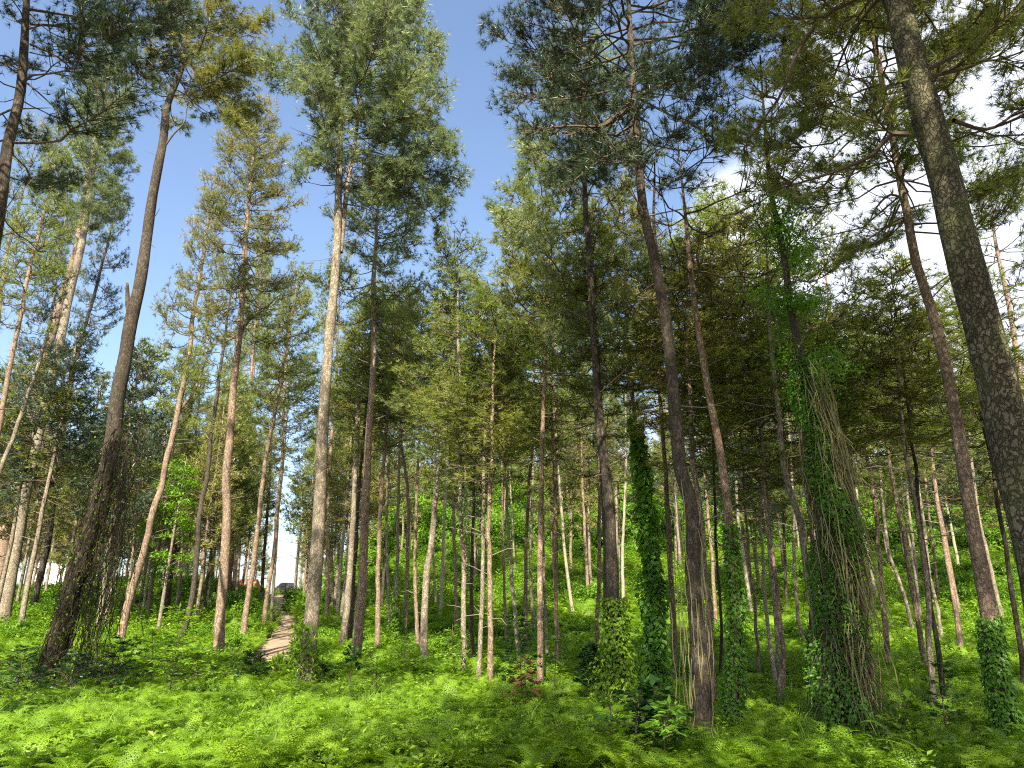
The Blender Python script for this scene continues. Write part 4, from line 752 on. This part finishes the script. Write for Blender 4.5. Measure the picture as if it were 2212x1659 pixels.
obj('stems', b.mesh('stems', [VINE, VINED]), root); obj('leaves', lf_.mesh('leaves', [IVY]), root); tag(root, 'thick column of pale hanging vines and ivy smothering the tall pine on the right', 'vine')
# dark vines on the big leaning pine
rg = np.random.default_rng(33); O = TREES['vined'][3]; root = empty('hanging_vines', O); b = Buf(); lf_ = Buf(); zt = zpx('vined', 900)
n = 260; z = rg.uniform(.8, zt, n); c, r = axat('vined', z); off = rg.random(n)*(.7+1.7*(1-z/zt)); P0 = c+np.c_[off+r*.3, rg.normal(-.15, .35, n), np.zeros(n)]
strands(b, P0, np.minimum(rg.uniform(1, 4.5, n), z-.05), rg, .07, .013, pull=lambda p: np.array([rg.normal(-.25, .3), rg.normal(0, .2), 0]))
n = 160; z = rg.uniform(.3, zt*.9, n); a = rg.uniform(0, 6.28, n); c, r = axat('vined', z); P0 = c+np.stack([np.cos(a)*(r+.04), np.sin(a)*(r+.04), 0*a], -1)
strands(b, P0, np.minimum(rg.uniform(.6, 2.5, n), z), rg, .03, .014, pull=lambda p: (axat('vined', max(p[2]-1.5, 0))[0]-axat('vined', p[2])[0]))
for i in range(26):                                       # looping canes at the foot
    p = np.array([rg.uniform(-.6, 2.2), rg.uniform(-1.2, .8), .05]); q = p+[rg.normal(0, .9), rg.normal(0, .5), rg.uniform(.4, 1.5)]; e = q+[rg.normal(0, .7), rg.normal(0, .4), -rg.uniform(.2, 1)]
    tube(b, spline([p, q, e], 8), .012, 3, 0, .5, False)
n = 2600; k = rg.random(n); z = rg.uniform(.1, zt, n)*k; c, r = axat('vined', z); C = c+np.c_[rg.uniform(-.6, 1.9, n)*(1-.5*z/zt), rg.normal(-.2, .45, n), np.zeros(n)]
leaves(lf_, C, rg.normal(0, 1, (n, 3))+[0, 0, -.6], .09, .05, rg, fold=.1)
obj('stems', b.mesh('stems', [VINED]), root); obj('leaves', lf_.mesh('leaves', [HERB]), root); tag(root, 'tangle of bare dark vines hanging beside the big leaning pine at the left', 'vine')
rg = np.random.default_rng(35); O = TREES['big'][3]; root = empty('hanging_vines', O); b = Buf()
n = 24; zt = zpx('big', 1000); z = rg.uniform(1.2, zt, n)**1.0; a = rg.uniform(-3.6, .5, n); c, r = axat('big', z); P0 = c+np.stack([np.cos(a)*(r+.03), np.sin(a)*(r+.03), 0*a], -1)
strands(b, P0, np.minimum(rg.uniform(.8, 3, n), z), rg, .022, .010, pull=lambda p: (axat('big', max(p[2]-2.4, 0))[0]-axat('big', p[2])[0]))
n = 7; z = rg.uniform(2.5, zt, n); c, r = axat('big', z); strands(b, c+np.c_[-r-rg.uniform(.05, .35, n), rg.normal(0, .1, n), 0*z], np.minimum(rg.uniform(2, 5, n), z), rg, .03, .008)
obj('stems', b.mesh('stems', [VINE]), root); tag(root, 'loose pale vines clinging to the lower stem of the thick curving dark pine', 'vine')

# ------------------------------------------------------------------ saplings and single shrubs
def sapling(px, Yb, h, spread, n, leaf, m, label, cat='sapling', name='sapling', sm=TWIG, layered=.5, per=16, seed=1, lw=.42, z0=.25, group=None, whorl=False, r0=.02, up=.35):
    rg = np.random.default_rng(seed); x = at(px, 1400, Yb)[0]; root = empty(name, (x, Yb, float(H(x, Yb)))); s = Buf(); l = Buf()
    ax = np.array([[0, 0, -.1], [rg.normal(0, .05), rg.normal(0, .05), h*.5], [rg.normal(0, .1), rg.normal(0, .1), h]]); A = spline(ax, 8); tube(s, A, np.linspace(r0, r0*.3, 8), 5, 0, .5, True)
    C, D, V = [], [], []
    for i in range(n):
        t = z0+(1-z0)*(i+rg.random())/n; p = np.array([np.interp(t*h, A[:, 2], A[:, k]) for k in range(3)]); a = i*2.4+rg.normal(0, .3); L = spread*(1.15-t)**.7*rg.uniform(.6, 1.1)
        hd = np.array([math.cos(a), math.sin(a), 0]); Q = np.array([p, p+hd*L*.5+[0, 0, up*L*.5], p+hd*L+[0, 0, (up-.1)*L]]); Q = spline(Q, 6); tube(s, Q, np.linspace(r0*.5, .004, 6), 3, 0, .5, False)
        v = rg.random(); T = norm(Q[-1]-Q[0]); sd = norm(np.cross(T, [0, 0, 1.]))
        for j in range(per):
            if whorl: u = rg.choice([.7, 1.0]); k = u*5; q = Q[min(int(k), 5)]; d = norm(T*.5+rg.normal(0, .7, 3)+[0, 0, .3])
            else: u = rg.uniform(.2, 1.05); k = min(u, 1)*5; q = Q[min(int(k), 4)]*(1-(k-min(int(k), 4)))+Q[min(int(k), 4)+1]*(k-min(int(k), 4)); q = q+sd*rg.normal(0, .10*L)+[0, 0, rg.normal(0, .02)]; d = norm(T*.6+sd*rg.choice([-1, 1])*.8+rg.normal(0, .2, 3)+[0, 0, -.1])
            C.append(q); D.append(d); V.append(np.clip(v+rg.normal(0, .15), 0, 1))
    C.append(A[-1]); D.append([0, 0, 1.]); V.append(.5)
    leaves(l, np.array(C), np.array(D), leaf, leaf*lw, rg, up=np.tile([0, 0, 1.], (len(C), 1))+rg.normal(0, 1-layered*.9, (len(C), 3)), var=np.array(V), fold=.1)
    obj('stem', s.mesh('stem', [sm], True), root); obj('leaves', l.mesh('leaves', [m]), root); tag(root, label, cat, group); return root
sp_ = sapling
sp_(378, 21.0, 2.6, 1.5, 26, .14, HERB, 'bright green sapling with layered leaves in front of the curved sunlit pine', seed=1, per=38, layered=.9, lw=.5, up=.25)
sp_(335, 23.5, 1.9, 1.3, 16, .14, HERB, 'lower bright sapling left of the layered bright one', seed=2, per=26, layered=.9, lw=.5, up=.25)
sp_(648, 24.5, 1.9, .9, 20, .22, HERB, 'bushy sapling with long narrow leaves at the foot of the tallest pale pine', seed=3, per=17, whorl=True, lw=.24, layered=.4, up=.8)
sp_(590, 23.0, 1.1, .4, 6, .22, HERB, 'small sapling with one rosette of long leaves, just below the path end', seed=4, per=12, whorl=True, lw=.24, up=.8, z0=.7)
sp_(765, 20.5, 1.5, .4, 8, .20, DARKLEAF, 'thin dark-stemmed sapling with broad leaves at its tip, in front of the pinkish-red pine', seed=5, per=8, whorl=True, lw=.6, z0=.7)
sp_(812, 21.5, 1.5, .7, 12, .13, HERB, 'dark twisted sapling with small bright leaves right of the pinkish-red pine foot', seed=6, per=16, sm=VINED)
sp_(880, 28, 1.6, 1.0, 18, .12, GRASS, 'pale yellowish bush left of the crooked pine foot', 'bush', 'bush', seed=7, per=26)
sp_(985, 27, 2.0, .9, 14, .15, HERB, 'loose green sapling right of the crooked pine foot', seed=8, per=20)
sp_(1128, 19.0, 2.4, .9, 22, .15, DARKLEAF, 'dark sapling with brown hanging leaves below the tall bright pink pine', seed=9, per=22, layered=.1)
sp_(1140, 18.6, 1.3, .7, 14, .15, DRY, 'clump of dry brown leaves hanging below the tall bright pink pine', 'dead foliage', 'dry_shrub', seed=10, per=14, layered=0, up=-.1)
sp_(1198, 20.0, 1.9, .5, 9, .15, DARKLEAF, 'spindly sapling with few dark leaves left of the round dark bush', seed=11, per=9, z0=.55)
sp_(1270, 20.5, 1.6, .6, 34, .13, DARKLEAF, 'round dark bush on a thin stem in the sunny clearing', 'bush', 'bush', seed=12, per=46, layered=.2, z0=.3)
sp_(1300, 12.6, 1.05, .6, 10, .14, HERB, 'bright young plant with pointed leaves, left of the thick curving pine near the bottom', 'young plant', 'young_plant', seed=13, per=14, z0=.35)
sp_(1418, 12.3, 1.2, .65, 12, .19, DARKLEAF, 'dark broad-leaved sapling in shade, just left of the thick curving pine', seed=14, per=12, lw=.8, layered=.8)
sp_(1432, 11.6, .95, .5, 10, .16, IVY, 'bright sunlit sapling with pointed leaves in front of the thick curving pine', seed=15, per=12, lw=.45, layered=.8, z0=.5)
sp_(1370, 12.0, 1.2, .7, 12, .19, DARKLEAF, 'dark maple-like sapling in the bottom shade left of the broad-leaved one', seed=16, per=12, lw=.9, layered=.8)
sp_(1195, 12.4, .8, .4, 8, .13, HERB, 'small bright plant at the bottom edge below the round dark bush', 'young plant', 'young_plant', seed=17, per=12)
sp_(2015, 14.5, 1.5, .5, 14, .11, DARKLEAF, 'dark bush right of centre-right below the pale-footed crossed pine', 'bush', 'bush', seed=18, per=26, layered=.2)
sp_(1935, 14.0, .9, .6, 12, .15, HERB, 'broad-leaved green plant right of the vine column foot', 'young plant', 'young_plant', seed=19, per=12, lw=.8)
sp_(1790, 31, 2.6, 1.6, 26, .16, HERB, 'green broad-leaved shrub in the gap left of the vine column', 'shrub', 'shrub', seed=20, per=34)
for i, (px, y, h, s, l) in enumerate([(60, 22, 1.5, 1.3, 'dark shrub at the bottom left, in front of the twin pines'), (170, 22.5, 1.3, 1.4, 'dark shrub at the foot of the vine-hung pine'), (258, 23.5, 1.7, 1.2, 'dark shrub just right of the hanging vines'),
                                     (430, 25, 1.2, 1.2, 'dark low shrub left of the thick sunlit pine foot'), (545, 27, 1.1, 1.1, 'dark low shrub below the end of the dirt path'), (-40, 19, 1.5, 1.3, 'dark shrub at the very left edge'), (700, 26, .8, 1.0, 'dark low shrub right of the tallest pale pine foot')]):
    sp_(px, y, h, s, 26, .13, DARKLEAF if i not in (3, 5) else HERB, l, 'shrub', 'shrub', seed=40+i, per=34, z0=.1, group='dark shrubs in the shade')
# broad-leaved trees among the pines
def leafy_tree(px, Yb, h, cr, z0, label, n=2600, lf=.2, m=SHRUB, seed=1):
    rg = np.random.default_rng(seed); x = at(px, 1300, Yb)[0]; root = empty('broadleaf_tree', (x, Yb, float(H(x, Yb)))); s = Buf(); l = Buf()
    A = spline([[0, 0, -.2], [.1, 0, h*.5], [.25, 0, h]], 10); tube(s, A, np.linspace(.07+h*.006, .02, 10), 8); C, D, V = [], [], []
    for k in range(34):
        z = rg.uniform(z0, 1)*h; a = rg.uniform(0, 6.28); rr = cr*math.sqrt(rg.random())*(1.1-.7*(z/h)); c = np.array([math.cos(a)*rr, math.sin(a)*rr, z]); q = np.array([np.interp(z-rr*.4, A[:, 2], A[:, 0]), 0, z-rr*.4])
        tube(s, [q, (q+c)/2+[0, 0, .1], c], [.03, .02, .008], 3, 0, .5, False); m_ = n//34; g_ = norm(rg.normal(size=(m_, 3)))*rg.uniform(.2, 1, (m_, 1))*[.75, .75, .28]
        C.append(c+g_); D.append(g_+rg.normal(0, .4, (m_, 3))); V.append(np.clip(rg.random()*.6+rg.random(m_)*.4, 0, 1))
    C = np.concatenate(C); leaves(l, C, np.concatenate(D)+[0, 0, -.1], lf, lf*.6, rg, up=np.tile([0, 0, 1.], (len(C), 1))+rg.normal(0, .4, (len(C), 3)), var=np.concatenate(V), fold=.1)
    obj('trunk', s.mesh('trunk', [BK['grey']], True), root); obj('crown', l.mesh('crown', [m]), root); tag(root, label, 'tree', 'broad-leaved trees among the pines')
leafy_tree(350, 48, 12, 2.0, .35, 'young broad-leaved tree with bright leaves right of the hanging vines', seed=1)
leafy_tree(310, 60, 10, 2.4, .3, 'second young broad-leaved tree, farther back right of the hanging vines', seed=2)
leafy_tree(160, 78, 7, 2.6, .2, 'low bright broad-leaved tree behind the dark straight pine at the left', seed=3)
for i, (px, y, h, l) in enumerate([(905, 118, 9, 'round green tree at the left end of the leafy bank'), (960, 122, 11, 'leafy tree showing above the bank behind the crooked pine'), (1040, 124, 12, 'leafy tree on top of the bank behind the centre pines'), (1130, 128, 11, 'bright leafy tree high on the bank behind the pale slanting pine'), (1215, 120, 11, 'leafy tree high on the bank right of the tall bright pink pine'),
                                  (1400, 112, 9, 'bright leafy tree on the bank behind the bright ivy-clad pine'), (1640, 110, 9, 'leafy tree on the bank behind the three crossing stems'), (1960, 112, 10, 'bright leafy tree on the bank behind the rosy straight pine'), (2090, 112, 9, 'leafy tree on the bank right of the stout ivy-footed pine'), (800, 116, 8, 'small leafy tree on the rise between the two thick sunlit pines')]):
    leafy_tree(px, y, h, 3.6, .12, l, n=3400, lf=.34, seed=10+i)

# ------------------------------------------------------------------ parked car at the top of the path
PAINT = flat('black_paint', (.012, .014, .02), .25, 0, .6, 1.0); GLASS = flat('tinted_glass', (.03, .04, .055), .06, 0, .8, 1.0); TYRE = flat('tyre_rubber', (.02, .02, .02), .85)
RIM = flat('alloy_rim', (.35, .36, .38), .35, .8); LAMP = flat('red_lamp', (.35, .012, .01), .3, 0, .6, .5); PLATE = flat('plate_blue', (.22, .32, .62), .5); TRIM = flat('black_trim', (.025, .025, .027), .6)
CX, CY = at(615, 1280, 117)[0], 117.0; car = empty('parked_car', (CX, CY, float(H(CX, CY))+.05)); car.rotation_euler = (0, 0, R(42))
prof = [(-2.25, .42), (-2.3, .75), (-2.22, 1.02), (-2.0, 1.5), (-1.75, 1.66), (-.6, 1.70), (.25, 1.62), (1.05, 1.08), (1.95, .98), (2.25, .80), (2.28, .45), (1.95, .36), (-1.9, .36)]   # side outline: x across here is the car's length
b = Buf(); P = np.array(prof); rows = []
for s_, ins in ((-.90, .05), (-.92, 0), (.92, 0), (.90, .05)):
    q = P.copy(); cx_ = 0; q[:, 0] = cx_+(q[:, 0]-cx_)*(1-ins*.4); q[:, 1] = .85+(q[:, 1]-.85)*(1-ins); tum = np.where(q[:, 1] > 1.05, (q[:, 1]-1.05)*.26, 0)
    rows.append(np.c_[np.sign(s_)*(abs(s_)-tum), q[:, 0], q[:, 1]])
n = len(P); V = np.concatenate(rows); Q = [(r_*n+i, r_*n+(i+1) % n, (r_+1)*n+(i+1) % n, (r_+1)*n+i) for r_ in range(3) for i in range(n)]
me = bpy.data.meshes.new('body'); me.from_pydata([tuple(v) for v in V]+[], [], Q+[tuple(range(n))[::-1], tuple(range(3*n, 4*n))]); me.materials.append(PAINT); me.update(); body = obj('body', me, car)
bv = body.modifiers.new('bevel', 'BEVEL'); bv.width = .05; bv.segments = 2
def panel(name, pts, m, parent=car, th=.02):
    p = np.array(pts, float); nr = np.cross(p[1]-p[0], p[2]-p[0]); nr = nr/np.linalg.norm(nr)*th; k = len(p)
    me = bpy.data.meshes.new(name); me.from_pydata([tuple(v) for v in np.vstack([p-nr*.5, p+nr*.5])], [], [tuple(range(k))[::-1], tuple(range(k, 2*k))]+[(i, (i+1) % k, (i+1) % k+k, i+k) for i in range(k)])
    me.materials.append(m); return obj(name, me, parent)
panel('rear_window', [(-.68, -2.165, 1.16), (.68, -2.165, 1.16), (.60, -2.01, 1.50), (-.60, -2.01, 1.50)], GLASS)
panel('windscreen', [(.70, 1.03, 1.12), (-.70, 1.03, 1.12), (-.62, .32, 1.57), (.62, .32, 1.57)], GLASS)
for sx in (-1, 1):
    panel('side_window', [(sx*.895, .75, 1.14), (sx*.895, -.35, 1.14), (sx*.80, -.45, 1.53), (sx*.80, .22, 1.53)], GLASS)
    panel('side_window', [(sx*.895, -.45, 1.14), (sx*.895, -1.70, 1.16), (sx*.80, -1.45, 1.53), (sx*.80, -.53, 1.53)], GLASS)
    panel('tail_light', [(sx*.90, -2.285, .92), (sx*.52, -2.30, .94), (sx*.55, -2.27, 1.08), (sx*.88, -2.20, 1.10)], LAMP, th=.05)
    for wy in (-1.35, 1.4):
        tb = Buf(); tube(tb, [(sx*.74, wy, .34), (sx*.95, wy, .34)], [.34, .34], 20); wl = obj('wheel', tb.mesh('wheel', [TYRE], True), car)
        tb = Buf(); tube(tb, [(sx*.90, wy, .34), (sx*.965, wy, .34)], [.20, .19], 14); obj('rim', tb.mesh('rim', [RIM]), wl)
    panel('mirror', [(sx*.95, .72, 1.08), (sx*1.10, .70, 1.08), (sx*1.10, .70, 1.22), (sx*.95, .72, 1.22)], PAINT, th=.1)
panel('number_plate', [(-.24, -2.315, .74), (.24, -2.315, .74), (.24, -2.30, .88), (-.24, -2.30, .88)], PLATE)
panel('rear_bumper', [(-.86, -2.30, .40), (.86, -2.30, .40), (.86, -2.34, .62), (-.86, -2.34, .62)], TRIM, th=.06)
tag(car, 'black SUV parked at the top of the dirt path, rear towards the camera', 'car')

# ------------------------------------------------------------------ buildings beyond the rise at the left
PLAST = flat('white_plaster', (.72, .70, .68), .85); TILE = flat('roof_tiles', (.46, .17, .08), .8); WGL = flat('window_glass', (.05, .06, .08), .1)
def boxm(name, x0, x1, y0, y1, z0, z1, m, parent):
    b = Buf(); V = [(x, y, z) for z in (z0, z1) for x, y in ((x0, y0), (x1, y0), (x1, y1), (x0, y1))]
    b.add(V, None, [(0, 3, 2, 1), (4, 5, 6, 7), (0, 1, 5, 4), (1, 2, 6, 5), (2, 3, 7, 6), (3, 0, 4, 7)]); return obj(name, b.mesh(name, [m]), parent)
x = at(104, 1240, 172)[0]; bl = empty('building', (x, 172, 0)); boxm('wall', -4.2, 4.2, 0, 9, -2, 14.2, PLAST, bl); boxm('parapet', -4.35, 4.35, -.15, 9.15, 14.2, 14.6, PLAST, bl)
for wx in (-2.8, 0, 2.8):
    for wz in (1.5, 5, 8.5, 11.4): f = boxm('window', wx-.6, wx+.6, -.06, .05, wz, wz+1.4, PLAST, bl); boxm('pane', wx-.5, wx+.5, -.09, -.065, wz+.1, wz+1.3, WGL, f)
tag(bl, 'white walled building glimpsed between the pine stems at the far left', 'building')
x = at(492, 1250, 165)[0]; hs = empty('house', (x, 165, 0)); boxm('wall', -5, 5, 0, 7, -2, 7.6, PLAST, hs)
b = Buf(); b.add([(-5.6, -.6, 7.5), (5.6, -.6, 7.5), (5.6, 3.5, 10.2), (-5.6, 3.5, 10.2), (5.6, 7.6, 7.5), (-5.6, 7.6, 7.5), (-5.6, -.6, 7.3), (5.6, -.6, 7.3), (5.6, 7.6, 7.3), (-5.6, 7.6, 7.3)], [(1, 4, 2), (0, 3, 5)], [(0, 1, 2, 3), (3, 2, 4, 5), (6, 7, 1, 0), (7, 8, 4, 1), (9, 6, 0, 5)])
obj('roof', b.mesh('roof', [TILE]), hs)
for wx in (-3, 0, 3): f = boxm('window', wx-.55, wx+.55, -.06, .05, 4.4, 5.8, PLAST, hs); boxm('pane', wx-.45, wx+.45, -.09, -.065, 4.5, 5.7, WGL, f)
tag(hs, 'house with an orange tiled roof glimpsed behind the curved sunlit pine', 'house')
